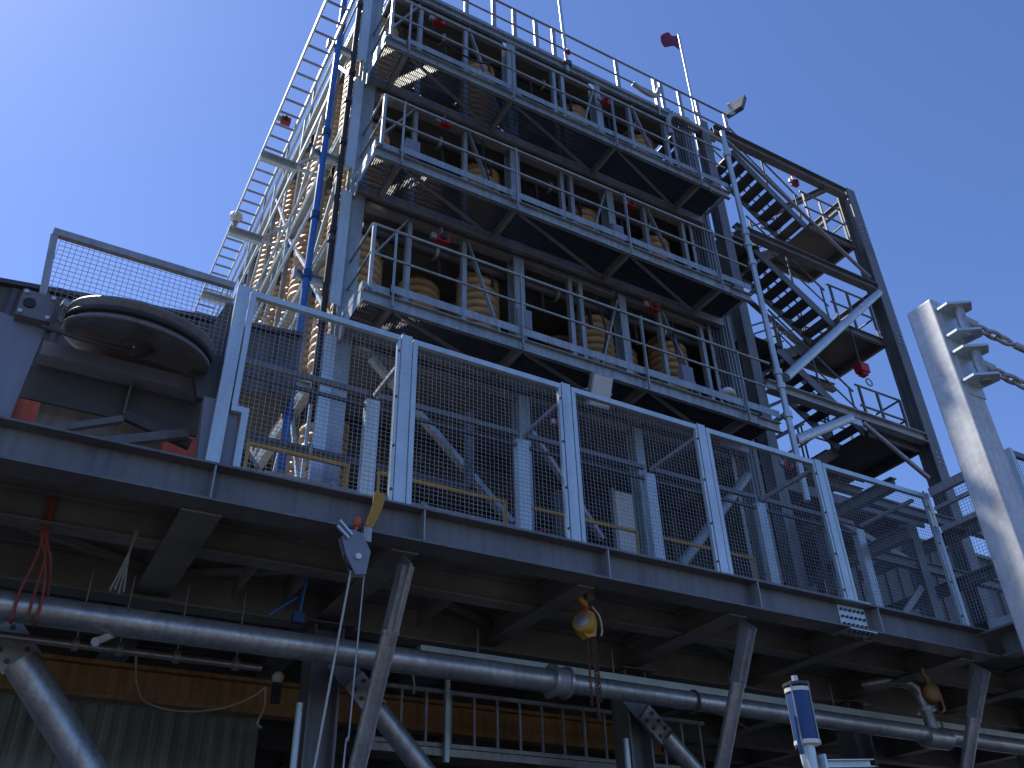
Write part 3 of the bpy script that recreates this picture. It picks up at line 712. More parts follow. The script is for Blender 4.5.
# ---------------- left side services
def cable_ladder(x0, x1, z, ya, yb_, label):
    t = thing('cable_ladder', label, 'cable ladder', 'cable ladders along the left side')
    for x in (x0, x1):
        MB().bar((x, ya, z), (x, yb_, z), rpro(0.03, 0.1)).split('side_rail', GALV, t)
    n = int((yb_ - ya) / 0.3)
    for i in range(n):
        y = ya + 0.15 + i * 0.3
        MB().rect((x0, y, z - .02), (x1, y, z - .02), 0.03, 0.03).build('rung', GALVD, t)
    return t
cable_ladder(1.76, 2.12, 14.3, 7.6, 18.5, 'long cable ladder against the sky along the left side of the tower')
for i, y in enumerate((11.75, 13.95, 16.2)):
    t = thing('ladder_bracket', 'grey cantilever bracket carrying the cable ladder, %s from the front' % ORD[i], 'bracket', 'brackets of the cable ladder')
    MB().bar((1.74, y, 14.14), (2.42, y, 14.14), cpro(0.2, 0.1, 0.012), (0, 0, 1)).split('arm', GALV, t)
    MB().rect((2.42, y, 14.14), (2.98, y, 14.14), .05, .05).build('tail', GALV, t)
    MB().rect((2.36, y + .02, 14.2), (2.95, y + .02, 14.9), .05, .05).build('hanger', GALV, t)
lr = thing('left_handrail', 'galvanised handrails running back along the sunlit left side of the tower', 'railing')
for lz in (L1, L2, L3):
    MB().tube((2.55, 10.3, lz + 1.1), (2.55, 19.8, lz + 1.1), 0.025, 8).build('top_rail', GALV, lr)
    MB().tube((2.55, 10.3, lz + .55), (2.55, 19.8, lz + .55), 0.02, 8).build('mid_rail', GALV, lr)
    MB().rect((2.55, 10.3, lz - .02), (2.55, 19.8, lz - .02), .04, .10).build('toe_rail', GALV, lr)
    for y in (10.4, 12.3, 14.3, 16.3, 18.3): MB().rect((2.55, y, lz), (2.55, y, lz + 1.1), .05, .04, (1, 0, 0)).build('stanchion', GALV, lr)
bp = thing('blue_pipe', 'bright blue riser pipe standing left of the tower corner', 'pipe')
MB().tube((2.45, 10.05, 7.0), (2.45, 10.05, 18.6), 0.055, 14).split('pipe_run', BLUE, bp)
b = MB()
for z in (7.8, 10.2, 11.4, 13.3, 16.2): b.tube((2.45, 10.05, z), (2.45, 10.05, z + .14), 0.075, 14)
b.split('coupling', NAVY, bp)
kp = thing('black_pipe', 'black riser pipe between the blue pipe and the tower corner', 'pipe')
MB().tube((2.74, 10.0, 8.1), (2.74, 10.0, 18.6), 0.05, 14).split('pipe_run', BLACK, kp)
b = MB()
for z in (9.4, 11.2, 13.2, 15.0, 17.0): b.tube((2.74, 10.0, z), (2.74, 10.0, z + .12), 0.066, 14)
b.split('coupling', BLACK, kp)
for i, z in enumerate((8.4, 10.30, 12.9, 15.75)):
    t = thing('pipe_bracket', 'pale grey bracket holding the blue and black risers, %s from the bottom' % ORD[i], 'bracket', 'brackets of the riser pipes')
    MB().bar((2.3, 10.13, z), (2.95, 10.13, z), cpro(0.16, 0.07, .01)).split('arm', GALV, t)
    MB().box(2.26, 10.06, z - .1, 2.3, 10.16, z + .1).build('end_plate', GALVD, t)
for i, z in enumerate((11.05, 14.3, 17.1)):
    t = thing('pipe_standoff', 'short dark stand-off arm fixing the black riser to the corner column, %s from the bottom' % ORD[i], 'bracket', 'stand-offs of the black riser')
    MB().rect((2.70, 10.0, z), (2.95, 10.0, z), .04, .05).split('arm', DARK, t)
    MB().tube((2.74, 10.0, z - .04), (2.74, 10.0, z + .04), .07, 12).build('clip', DARK, t)
vt = thing('cable_riser_tray', 'vertical galvanised cable tray on the left corner of the tower', 'cable tray')
for z0, z1 in ((5.6, 9.2), (9.75, 12.05), (12.6, 14.8), (15.35, 18.0)):
    MB().bar((2.86, 9.9, z0), (2.86, 9.9, z1), cpro(0.16, 0.07, .004), (1, 0, 0)).build('tray', GALV, vt)
vr = thing('vertical_cable_ladder', 'wide vertical cable ladder with cables at the right end of the walkways', 'cable ladder')
for x in (10.30, 10.86): MB().rect((x, 9.97, ZD), (x, 9.97, 18.5), .03, .09, (1, 0, 0)).split('side_rail', GALVD, vr)
for i in range(40): MB().rect((10.30, 9.97, 6 + i * .31), (10.86, 9.97, 6 + i * .31), .03, .03).build('rung', GALVD, vr)
for i in range(6): MB().tube((10.36 + i * .08, 9.93, ZD), (10.36 + i * .08, 9.93, 18.4), .022, 6).build('cable', DARK, vr)
rp = thing('riser_pipe', 'pale galvanised riser pipe with couplings at the right corner of the tower', 'pipe')
MB().tube((10.82, 9.02, 8.0), (10.82, 9.02, 17.0), 0.055, 14).split('pipe_run', GALV, rp)
b = MB()
for z in (9.6, 10.2, 10.5, 13.1, 13.6, 13.9, 16.2): b.tube((10.82, 9.02, z), (10.82, 9.02, z + .11), 0.082, 14)
b.split('coupling', GALV, rp)
b = MB()
for z in (9.7, 12.55, 15.3): b.rect((10.82, 9.05, z), (10.82, 9.95, z), .05, .08)
b.split('bracket', GALVD, rp)

# ================================================================== STAIR TOWER
st = thing('stair_tower', 'dark steel stair tower on the right of the plant with zigzag flights', 'stair tower')
MB().bar((15.93, 9.85, ZD), (15.93, 9.85, 18.35), ipro(0.32, 0.32, 0.028, 0.018), (0, 1, 0)).build('column', PAINT, st)
MB().bar((11.75, 12.0, ZD), (11.75, 12.0, 18.0), ipro(0.25, 0.25), (0, 1, 0)).build('column', PAINT, st)
MB().bar((11.15, 9.88, ZD), (11.15, 9.88, 18.35), ipro(0.24, 0.24), (0, 1, 0)).build('column', PAINT, st)
MB().bar((11.4, 9.75, 18.12), (15.78, 9.75, 18.12), ipro(0.28, 0.18, .025)).split('beam', PAINT, st)
MB().bar((11.4, 9.75, 14.98), (15.78, 9.75, 14.98), ipro(0.22, 0.18, .02)).split('beam', PAINT, st)
MB().bar((11.3, 9.75, 10.86), (15.78, 9.75, 10.86), ipro(0.22, 0.18, .02)).split('beam', GALVD, st)
MB().bar((15.93, 10.02, 18.1), (15.93, 11.5, 18.1), ipro(.22, .16)).bar((15.93, 10.02, 14.98), (15.93, 11.5, 14.98), ipro(.22, .16)).split('side_beam', PAINT, st)
MB().bar((15.0, 9.75, 17.95), (14.3, 11.3, 17.95), ipro(.16, .1)).build('roof_brace', PAINT, st)
MB().rect((11.7, 9.72, 17.95), (15.62, 9.72, 15.25), .05, .07, (0, 1, 0)).build('front_brace', GALVD, st)
MB().tube((11.85, 9.72, 11.2), (15.75, 9.72, 14.83), .095, 16).build('tube_brace', GALV, st)
MB().tube((11.7, 9.72, 9.75), (13.45, 9.72, 10.72), .095, 16).box(13.3, 9.69, 10.6, 13.75, 9.75, 10.76).build('tube_brace', GALV, st)
MB().tube((13.8, 9.72, 10.72), (15.4, 9.72, 9.85), .05, 12).build('tie_rod', GALVD, st)
XA, XB = 12.2, 14.25
YA = (10.05, 10.75); YBn = (10.85, 11.5)
fl = [(18.22, 16.62, YA, 1), (16.6, 15.06, YBn, -1), (15.04, 13.62, YA, 1), (13.6, 12.33, YBn, -1), (12.3, 10.84, YA, 1), (10.82, 9.48, YBn, -1)]
for i, (zt, zbm, yy, s) in enumerate(fl):
    f = MB()
    xt, xb = (XA, XB) if s > 0 else (XB, XA)
    for y in yy: f.rect((xt, y, zt - .08), (xb, y, zbm - .08), .03, .22)
    F = f.build('stair_flight', PAINT, st)
    n = 8
    for k in range(n):
        u = (k + .5) / n; x = xt + (xb - xt) * u; z = zt + (zbm - zt) * u
        MB().box(x - .145, yy[0] + .02, z - .045, x + .145, yy[1] - .02, z).build('tread', DARK, F)
    h = MB()
    for y in (yy[0], yy[1]):
        h.tube((xt, y, zt + .95), (xb, y, zbm + .95), .022, 8).tube((xt, y, zt + .48), (xb, y, zbm + .48), .018, 8)
        for u in (.05, .5, .95): h.tube((xt + (xb - xt) * u, y, zt + (zbm - zt) * u), (xt + (xb - xt) * u, y, zt + (zbm - zt) * u + .95), .022, 8)
    h.build('handrail', PAINT, F)
for z in (16.6, 13.6, 10.82):
    ln = MB().box(XB, 9.98, z - .03, 15.7, 11.4, z - .02).build('landing', DARK, st)
    f = MB().bar((XB, 9.95, z - .1), (15.72, 9.95, z - .1), cpro(.2, .07)).bar((15.72, 9.92, z - .1), (15.72, 11.4, z - .1), cpro(.2, .07)).rect((XB, 11.43, z - .1), (15.7, 11.43, z - .1), .05, .2)
    f.build('edge_channel', PAINT, ln)
    h = MB()
    for dz in (1.1, .58):
        h.tube((XB, 9.96, z + dz), (15.62, 9.96, z + dz), .024, 8).tube((15.62, 9.96, z + dz), (15.62, 11.38, z + dz), .024, 8).tube((15.62, 11.38, z + dz), (XB, 11.38, z + dz), .024, 8)
    for (x, y) in ((XB + .1, 9.96), (14.9, 9.96), (15.62, 9.96), (15.62, 10.7), (15.62, 11.38), (14.9, 11.38)): h.rect((x, y, z), (x, y, z + 1.1), .045, .045, (1, 0, 0))
    h.build('handrail', PAINT, ln)
for z in (15.04, 12.3, 9.46):
    MB().box(11.3, 9.98, z - .05, XA + .1, 12.6, z - .03).build('access_platform', DARK, st)
MB().box(11.35, 11.45, 10.77, 15.7, 13.2, 10.80).build('rear_platform', DARK, st)
for x in (12.2, 13.6, 15.0): MB().bar((x, 11.5, 10.68), (x, 13.1, 10.68), ipro(.16, .1)).build('platform_joist', PAINT, st)
for x, y in ((11.5, 13.0), (15.5, 13.0)): MB().bar((x, y, ZD), (x, y, 10.6), ipro(.2, .2), (0, 1, 0)).build('platform_leg', PAINT, st)
MB().box(11.3, 10.3, 9.18, 15.6, 13.3, 9.21).build('lower_sky_screen', DARK, st)  # added dark slab with joists and edge, darkens the area by hiding sky
for x in (12.4, 13.8, 15.2): MB().bar((x, 10.3, 9.09), (x, 13.2, 9.09), ipro(.16, .1)).build('platform_joist', PAINT, st)
MB().rect((11.3, 10.27, 9.12), (15.6, 10.27, 9.12), .05, .2).build('sky_screen_edge', PAINT, st)
MB().box(11.3, 12.75, 5.53, 14.1, 12.79, 16.4).build('rear_sky_screen', DARK, st)  # dark sheet added behind the flights to darken the sky gaps
for (x0, z0, x1, z1) in ((11.5, 10.9, 15.6, 13.4), (11.5, 16.3, 15.6, 13.9), (11.5, 16.5, 15.6, 17.9), (11.6, 12.1, 14.4, 9.6)):
    MB().rect((x0, 11.62, z0), (x1, 11.62, z1), .06, .12, (0, 1, 0)).build('rear_brace', PAINT, st)
for z in (13.5, 10.7): MB().bar((11.4, 11.55, z - .3), (15.7, 11.55, z - .3), ipro(.2, .14)).build('rear_beam', PAINT, st)
for (x0, z0, x1, z1) in ((12.2, 15.0, 14.2, 16.55), (12.2, 12.3, 14.2, 13.55)):
    MB().rect((x0, 12.1, z0), (x1, 12.1, z1), .04, .22, (0, 1, 0)).build('rear_stringer', DARK, st)
dw = thing('dark_backdrop', 'dark cladding sheet added far behind the last mesh panel to shut out sky', 'wall')
MB().box(10.9, 13.6, 5.53, 26, 13.7, 10.9).build('backing', DARK, dw)  # added dark backing with ribs and capping, keeps sky from showing
b = MB()
for i in range(30): b.box(11 + i * .5, 13.56, 5.53, 11.06 + i * .5, 13.598, 10.9)
b.build('ribs', DARK, dw)
MB().box(10.9, 13.5, 10.905, 26, 13.7, 11.0).build('capping', PAINT, dw)
# steelwork behind the right mesh panels
sw = thing('walkway_trestle', 'dark steel trestle behind the last mesh panel, sky showing through', 'trestle')
for z in (7.15, 8.0): MB().bar((11.6, 11.0, z), (11.6, 7.9, z), ipro(.2, .14)).bar((14.2, 11.0, z), (14.2, 7.0, z), ipro(.2, .14)).split('beam', PAINT, sw)
for x, y in ((11.6, 9.5), (13.2, 9.0), (14.2, 7.1)): MB().bar((x, y, ZD), (x, y, 8.1), ipro(.2, .2), (0, 1, 0)).build('column', PAINT, sw)
MB().rect((11.8, 9.3, 5.6), (13.1, 9.0, 6.9), .06, .1).rect((11.7, 9.2, 7.9), (13.2, 9.0, 7.3), .06, .1).split('brace', GALVD, sw)
MB().bar((11.7, 9.0, 7.3), (15.6, 9.0, 7.3), ipro(.18, .12)).bar((11.7, 8.6, 8.05), (15.6, 8.6, 8.05), ipro(.18, .12)).split('cross_beam', PAINT, sw)
tk = thing('pump_tank', 'dark cylindrical tank on the deck behind the right mesh panels', 'tank')
MB().lathe([(0, ZD), (1.3, ZD), (1.3, 6.9), (1.2, 7.0), (0, 7.05)], 40, (13.2, 12.3, 0)).build('shell', DARK, tk)
MB().lathe([(1.3, 6.88), (1.36, 6.88), (1.36, 6.95), (1.28, 6.95)], 40, (13.2, 12.3, 0)).build('rim', PAINT, tk)

# ================================================================== SMALL PLANT DETAIL
b = MB()
for z in (16.55, 16.67, 16.79, 16.91, 17.03, 13.4, 13.52, 13.64, 10.3, 10.42, 10.54):
    for x in (15.86, 16.0): b.tube((x, 9.69, z), (x, 9.66, z), .02, 6)
b.split('bolt', GALV, st)
for i, (x, z, l) in enumerate(((6.02, 10.4, 'lowest storey'), (8.2, 13.3, 'middle storey'), (3.9, 13.35, 'left end of the middle storey'), (9.4, 10.35, 'right end of the lowest storey'), (6.02, 16.1, 'top storey'))):
    t = thing('junction_box', 'grey electrical junction box on the tower front, ' + l, 'junction box', 'junction boxes on the tower front')
    MB().box(x - .13, 9.80, z, x + .13, 9.92, z + .38).build('enclosure', GALVD, t)
    MB().box(x - .115, 9.792, z + .015, x + .115, 9.799, z + .365).build('door', LPAINT, t)
    MB().curve([(x, 9.86, z), (x + .02, 9.86, z - .3), (x + .01, 9.9, z - .7)], .014, 6).build('cable_tail', BLACK, t)
for i, (za, l) in enumerate(((L2 - .45, 'lowest'), (L3 - .45, 'middle'), (LR - .5, 'top'))):
    t = thing('slurry_header', 'dark slurry header pipe with short branches under the ceiling of the %s storey' % l, 'pipe', 'slurry headers in the tower')
    MB().tube((3.3, 10.35, za), (10.5, 10.35, za), .09, 14).build('pipe_run', DARK, t)
    for k in range(7):
        x = 3.66 + k * 1.02
        MB().path([(x, 10.35, za - .05), (x + .02, 10.36, za - .22), (x + .1, 10.45, za - .42)], .035, 8).build('branch', BLACK, t)
    for k in range(3):
        x = 4.6 + k * 2.4; MB().tube((x, 10.35, za), (x + .05, 10.35, za), .13, 14).build('flange', GALVD, t)
for i, (pts, l) in enumerate((([(5.3, 9.9, 14.6), (5.35, 9.85, 13.8), (5.6, 9.9, 13.0), (5.55, 9.95, 12.5)], 'middle storey'), ([(9.3, 9.9, 11.8), (9.25, 9.85, 11.0), (9.5, 9.9, 10.2), (9.6, 9.9, 9.6)], 'lowest storey'), ([(7.6, 9.9, 11.7), (7.7, 9.86, 10.9), (7.55, 9.9, 10.2), (7.6, 9.9, 9.6)], 'centre of the lowest storey'), ([(4.2, 9.9, 17.3), (4.5, 9.86, 16.9), (5.2, 9.86, 16.8), (5.7, 9.9, 17.2)], 'top storey'))):
    t = single(MB().curve(pts, .02, 6), 'hose', BLACK, 'black hose hanging on the tower front, ' + l, 'hose', 'hoses on the tower front')
# pipes and chute behind the first mesh panel
hp = thing('hopper_chute', 'dark sloping hopper plate behind the first mesh panel beside the blue pipe', 'hopper')
MB().plate([(1.5, 9.2, 6.7), (1.62, 9.2, 6.75), (2.6, 9.2, 5.53), (1.5, 9.2, 5.53)], .6, (0, 1, 0)).build('side_plate', DARK, hp)
MB().rect((1.56, 8.88, 6.78), (2.62, 8.88, 5.50), .05, .06, (0, 1, 0)).build('edge_angle', PAINT, hp)
for i, (y, z, r_, l) in enumerate(((9.5, 7.05, .08, 'upper'), (9.35, 6.55, .06, 'middle'), (9.45, 6.1, .1, 'lower'))):
    t = thing('process_pipe', '%s dark process pipe behind the first and second mesh panels' % l, 'pipe', 'process pipes behind the mesh')
    MB().tube((1.9 + .2 * i, y, z), (4.6 + .7 * i, y, z), r_, 14).build('pipe_run', DARK if i != 1 else GALVD, t)
    for x in (2.6 + .3 * i, 3.9 + .2 * i): MB().tube((x, y, z), (x + .05, y, z), r_ * 1.5, 14).build('flange', GALVD, t)
    MB().path([(4.6 + .7 * i, y, z), (4.75 + .7 * i, y, z), (4.85 + .7 * i, y, z + .1), (4.85 + .7 * i, y, z + 1.2)], r_, 14).build('riser', DARK if i != 1 else GALVD, t)
for i, (x, l) in enumerate(((5.9, 'third'), (6.3, 'third'), (9.9, 'fifth'))):
    t = thing('valve', 'small dark valve with hand wheel behind the %s mesh panel, %s' % (l, ('left', 'right', 'alone')[i]), 'valve', 'hand valves behind the mesh')
    MB().tube((x, 9.4, 5.53), (x, 9.4, 6.5), .06, 12).build('standpipe', GALVD, t)
    MB().box(x - .1, 9.3, 6.2, x + .1, 9.5, 6.4).build('body', DARK, t)
    MB().path([(x + .13 * math.cos(a), 9.4 + .13 * math.sin(a), 6.58) for a in [k * math.pi / 8 for k in range(16)]], .014, 6, True).build('hand_wheel', RED, t)

# ================================================================== LAMPS, RED FITTINGS, FLAG
def red_unit(p, label, s=1.0):
    s *= .68
    t = thing('emergency_light', label, 'emergency light', 'red emergency light units', p)
    MB().box(-.16 * s, -.09 * s, -.12 * s, .16 * s, .09 * s, .12 * s).build('housing', RED, t)
    MB().lathe([(0, .10 * s), (.06 * s, .09 * s), (.085 * s, .05 * s), (.085 * s, 0)], 14, (0, 0, 0), Matrix.Rotation(R(90), 3, 'X')).build('lens', BLACK, t).location = (-.02 * s, -.09 * s, 0)
    MB().box(-.30 * s, -.05 * s, -.06 * s, -.163 * s, .05 * s, .1 * s).build('junction_box', GALVD, t)
    MB().rect((0, .06 * s, .12 * s), (0, .06 * s, .45 * s), .04 * s, .03 * s, (1, 0, 0)).build('mount', GALVD, t)
for p, l, s in (((4.5, 9.8, 11.66), 'red emergency light under the left end of the middle walkway', 1.0),
                ((4.5, 9.8, 14.5), 'red emergency light under the left end of the top walkway', .9),
                ((8.8, 9.8, 11.86), 'red emergency light under the right half of the middle walkway', 1.0),
                ((8.6, 9.8, 14.4), 'dim red emergency light under the right half of the top walkway', .8),
                ((4.3, 9.8, 17.4), 'red emergency light behind the top walkway rail at the upper left', 1.0),
                ((8.27, 9.8, 17.35), 'dark red emergency light behind the top walkway rail in the middle', .9),
                ((6.0, 8.95, 8.1), 'red emergency light behind the second mesh panel', .7),
                ((10.45, 8.95, 8.55), 'red emergency light behind the fourth mesh panel', .8),
                ((14.0, 9.85, 17.75), 'red emergency light on the top stair handrail', .9),
                ((1.95, 11.1, 14.5), 'red emergency light on the cable ladder at left against the sky', .8),
                ((7.4, 9.8, 18.5), 'small red fitting at the foot of the tall mast on the roof', .5)):
    red_unit(p, l, s)
ho = thing('hoist_hook', 'red hoist block with a steel ring hanging below the middle stair landing', 'hoist', None, (14.55, 9.9, 12.35))
MB().box(-.13, -.1, -.08, .13, .1, .14).box(-.08, -.07, -.15, .08, .07, -.08).box(-.16, -.05, .02, .16, .05, .09).build('block', RED, ho)
MB().tube((0, 0, .16), (0, 0, 1.1), .02, 6).build('suspension_rod', DARK, ho)
MB().path([(.12 + .09 * math.cos(a), 0, -.28 + .09 * math.sin(a)) for a in [k * math.pi / 8 for k in range(16)]], .018, 6, True).build('ring', GALVD, ho)
def flood(p, label, rz=0, tilt=40, s=1.0):
    t = thing('floodlight', label, 'floodlight', 'floodlights', p); t.rotation_euler = (R(tilt), 0, rz)
    MB().box(-.17 * s, -.05 * s, -.24 * s, .17 * s, .05 * s, .24 * s).build('housing', GALVD, t)
    MB().box(-.15 * s, -.06 * s, -.22 * s, .15 * s, -.051 * s, .22 * s).build('lens', LENS, t)
    MB().path([(-.2 * s, 0, 0), (-.2 * s, .15 * s, 0), (.2 * s, .15 * s, 0), (.2 * s, 0, 0)], .015 * s, 6).build('yoke', GALV, t)
flood((6.6, 8.75, 8.72), 'white floodlight just above the third mesh panel', R(-5), 25)
t = thing('floodlight', 'floodlight tilted to the sky on the roof corner above the stair tower', 'floodlight', 'floodlights', (12.75, 10.0, 20.05)); t.rotation_euler = (0, R(28), R(20))
MB().box(-.06, -.22, -.5, .06, .22, .5).build('housing', DARK, t)
MB().box(.061, -.2, -.45, .07, .2, .45).build('lens', LENS, t)
MB().rect((0, 0, -.5), (-.15, 0, -1.0), .05, .05).box(-.3, -.04, -.62, -.1, .04, -.55).build('yoke', GALV, t)
dm = thing('dome_light', 'white dome shaped lamp low behind the right end of the lowest walkway', 'lamp', None, (10.1, 9.62, 10.22))
MB().dome((0, 0, 0), .14, 18, 7).build('dome', WHITE, dm)
MB().lathe([(0, -.05), (.13, -.05), (.145, 0), (.1, .003)], 18).build('rim', CABLE, dm)
MB().rect((0, .05, -.05), (0, .05, -.75), .06, .05, (1, 0, 0)).build('stem', DARK, dm)
b8 = thing('bulkhead_light', 'round white bulkhead lamp on a cable ladder bracket at left', 'lamp', None, (1.8, 13.75, 14.35))
MB().dome((0, 0, 0), .13, 16, 6).dome((0, 0, 0), .13, 16, 6, 1, -1).build('globe', WHITE, b8)
MB().tube((0, 0, -.25), (0, 0, -.1), .05, 10).build('base', GALVD, b8)
fp = thing('flag_pole', 'thin galvanised flag pole on the roof rail at the right', 'pole')
MB().tube((11.19, 10.0, 18.4), (11.19, 10.0, 22.0), .03, 10).build('pole', GALV, fp)
MB().box(11.1, 9.95, 18.8, 11.28, 9.99, 18.9).build('clamp', GALVD, fp)
fg = MB(); vs = []; nx, nz = 12, 8
for i in range(nx + 1):
    for j in range(nz + 1):
        u, v = i / nx, j / nz
        vs.append((11.15 - .55 * u, 10.0 + .09 * math.sin(u * 7 + v * 2) * u, 21.92 - .58 * v * (1 - .25 * u) - .28 * u))
fs = [(i * (nz + 1) + j, (i + 1) * (nz + 1) + j, (i + 1) * (nz + 1) + j + 1, i * (nz + 1) + j + 1) for i in range(nx) for j in range(nz)]
fg.add(vs, fs, True)
f = single(fg, 'flag', FLAGM, 'small crumpled red and dark blue flag on the roof flag pole', 'flag')
sm = f.modifiers.new('thickness', 'SOLIDIFY'); sm.thickness = .006
ms = thing('lightning_mast', 'tall pale mast rising out of the picture from the roof rail', 'mast')
MB().tube((7.45, 9.93, 18.0), (7.35, 9.93, 22.5), .04, 10).build('mast', GALV, ms)
MB().box(7.37, 9.86, 18.2, 7.53, 9.9, 18.35).build('clamp', DARK, ms)
for i, (x, d) in enumerate(((9.55, -1), (10.35, 1))):
    t = thing('gooseneck_pipe', ('left', 'right')[i] + ' bent galvanised vent pipe at the roof edge', 'vent pipe', 'bent vent pipes on the roof')
    if i == 0: pts = [(10.0, 9.85, 18.9), (9.9, 9.85, 18.62), (9.7, 9.85, 18.5), (9.45, 9.85, 18.52), (9.2, 9.85, 18.6)]
    else: pts = [(10.05, 9.8, 17.3), (10.05, 9.8, 17.7), (10.15, 9.8, 17.98), (10.4, 9.8, 18.08), (11.2, 9.8, 18.0), (12.0, 9.8, 17.95)]
    MB().curve(pts, .06, 12).build('pipe', GALVD, t)

# ================================================================== RIGGING UNDER THE DECK
rs = thing('red_sling', 'faded red rope sling hanging from the deck round the main pipe at left', 'sling')
for i, (x0, x1, y1, zz) in enumerate(((0.00, -.02, 8.72, 4.32), (0.03, .10, 8.74, 4.34), (-.02, .17, 8.7, 4.34), (.02, .22, 8.9, 4.62))):
    MB().curve([(x0 + .02, 8.6, 5.45), (x0 + .04, 8.62, 5.1), ((x0 + x1) / 2 + .04, 8.65, 4.85), (x1, y1 - .03, 4.55), (x1, y1, zz)], .014, 6).build('strand', ROPER, rs)
MB().path([(-.02, 8.9 + .15 * math.cos(a), 4.5 + .15 * math.sin(a)) for a in [k * math.pi / 8 for k in range(16)]], .014, 6, True).path([(.17, 8.9 + .15 * math.cos(a), 4.5 + .15 * math.sin(a)) for a in [k * math.pi / 8 for k in range(16)]], .014, 6, True).split('loop', ROPER, rs)
gs = thing('grey_sling', 'bundle of grey webbing straps hanging from the deck beam at left', 'sling')
for i in range(4):
    MB().curve([(.78 + .01 * i, 8.4, 5.2), (.77, 8.4, 4.98), (.68 + .04 * i, 8.4 + .01 * i, 4.58 + .02 * (i % 2))], .012, 6).build('strand', ROPEG, gs)
sk = thing('pipe_stub', 'short pale pipe stub sticking out under the main pipe at left', 'pipe stub')
MB().tube((.86, 9.0, 4.40), (.70, 8.78, 4.24), .035, 12).build('stub', CABLE, sk)
MB().tube((.705, 8.787, 4.245), (.69, 8.767, 4.23), .042, 12).build('cap', GALV, sk)

sb = thing('snatch_block', 'grey steel snatch block hanging below the deck edge at centre left', 'pulley block', None, (2.56, 7.35, 4.9))
for y in (-.04, .04):
    MB().plate([(-.06, y, .21), (.06, y, .19), (.15, y, .02), (.12, y, -.2), (.02, y, -.22), (-.08, y, -.05), (-.14, y, .12)], .014, (0, 1, 0)).build('cheek_plate', LPAINT, sb)
MB().tube((.03, -.032, -.05), (.03, .032, -.05), .11, 20).build('wheel', DARK, sb)
MB().tube((.03, -.07, -.05), (.03, .07, -.05), .03, 10).build('axle', GALV, sb)
MB().rect((-.05, -.06, .14), (-.18, -.06, .26), .02, .05, (0, 1, 0)).rect((-.08, -.075, .1), (-.20, -.075, .20), .02, .03, (0, 1, 0)).split('latch', GALV, sb)
MB().path([(.06, 0, .16), (.10, 0, .26), (.06, 0, .33), (.0, 0, .28)], .022, 8).build('hook', DARK, sb)
MB().box(.07, -.045, .12, .15, .045, .26).build('shackle', GALVD, sb)
ys = thing('yellow_sling', 'yellow webbing sling looped over the deck edge holding the snatch block', 'sling')
for i in range(4):
    MB().curve([(2.74 + .03 * i, 7.36, 5.56), (2.72 + .025 * i, 7.35, 5.4), (2.66 + .02 * i, 7.35, 5.2), (2.64 + .012 * i, 7.35, 5.16)], .018, 6).build('strand', ROPEY, ys)
oh = thing('orange_hook', 'orange swivel hook between yellow sling and snatch block', 'hook', None, (2.57, 7.33, 5.2))
MB().dome((0, 0, 0), .04, 14, 6, 1, 1.7).dome((0, 0, 0), .04, 14, 6, 1, -1.3).build('swivel', ORANGE, oh)
MB().curve([(0, 0, -.05), (-.02, 0, -.11), (.03, 0, -.15), (.07, 0, -.1)], .016, 8).build('hook_bend', ORANGE, oh)
wr = thing('wire_rope', 'bright wire rope falling steeply left from the snatch block to the yard', 'rope')
MB().path([(2.55, 7.35, 4.72), (2.38, 7.35, 3.04), (2.1, 7.35, 0.05)], .012, 6).build('strand', WIRE, wr)
MB().tube((2.07, 7.35, 0.0), (2.07, 7.35, .12), .06, 10).build('anchor', DARK, wr)
wr2 = thing('wire_rope', 'darker slack wire rope falling behind the bright one from the snatch block', 'rope')
MB().curve([(2.68, 7.35, 4.72), (2.66, 7.35, 3.9), (2.65, 7.36, 3.3), (2.62, 7.35, 3.0), (2.6, 7.35, 0.05)], .008, 6).build('strand', GALVD, wr2)

def chain(pts, name, m, parent, link=.05, r=.008):
    b = MB(); k = 0
    for a, c in zip(pts[:-1], pts[1:]):
        a, c = V(a), V(c); L_ = (c - a).length; n = max(1, int(L_ / (link * .75))); d = (c - a).normalized()
        x = d.cross(V((0, 1, 0))).normalized(); y = d.cross(x)
        for i in range(n):
            p = a + (c - a) * (i + .5) / n; s = x if k % 2 else y; k += 1
            b.path([p + d * math.cos(q) * link / 2 + s * math.sin(q) * link * .33 for q in [j * math.pi / 4 for j in range(8)]], r, 4, True)
    return b.build(name, m, parent)
ch = thing('chain_hoist', 'yellow hand chain hoist hanging under the deck with dark chains', 'chain hoist', None, (5.55, 8.0, 4.86))
Mx = Matrix.Rotation(R(90), 3, 'X') @ Matrix.Rotation(0, 3, 'Z')
Ry = Matrix.Rotation(R(20), 3, 'Y') @ Matrix.Rotation(R(-58), 3, 'Z')
MB().plate([(.0, 0, .15), (.08, 0, .13), (.11, 0, .02), (.08, 0, -.13), (-.02, 0, -.16), (-.10, 0, -.1), (-.08, 0, .04)], .11, (0, 1, 0)).lathe([(0, .07), (.11, .068), (.125, .05), (.125, -.05), (.11, -.068), (0, -.07)], 28, (-.04, -.02, 0), Ry @ Mx).build('hand_wheel_cover', YEL, ch)
MB().lathe([(0, .085), (.075, .083), (.085, .07)], 24, (-.04, -.02, 0), Ry @ Mx).build('cover_plate', GALVD, ch)
MB().path([(-.02, 0, .14), (.04, .02, .2), (.02, .02, .24)], .03, 8).build('neck', ORANGE, ch)
MB().curve([(.03, .02, .24), (-.03, .02, .29), (-.09, .02, .36), (-.08, .02, .43), (-.05, .02, .45)], .035, 10).build('hook', YEL, ch)
MB().box(0.02, -.03, .3, .12, .05, .44).build('beam_clamp', GALVD, ch)
chain([(.07, 0, -.08), (.08, 0, -1.0)], 'load_chain', RUST, ch)
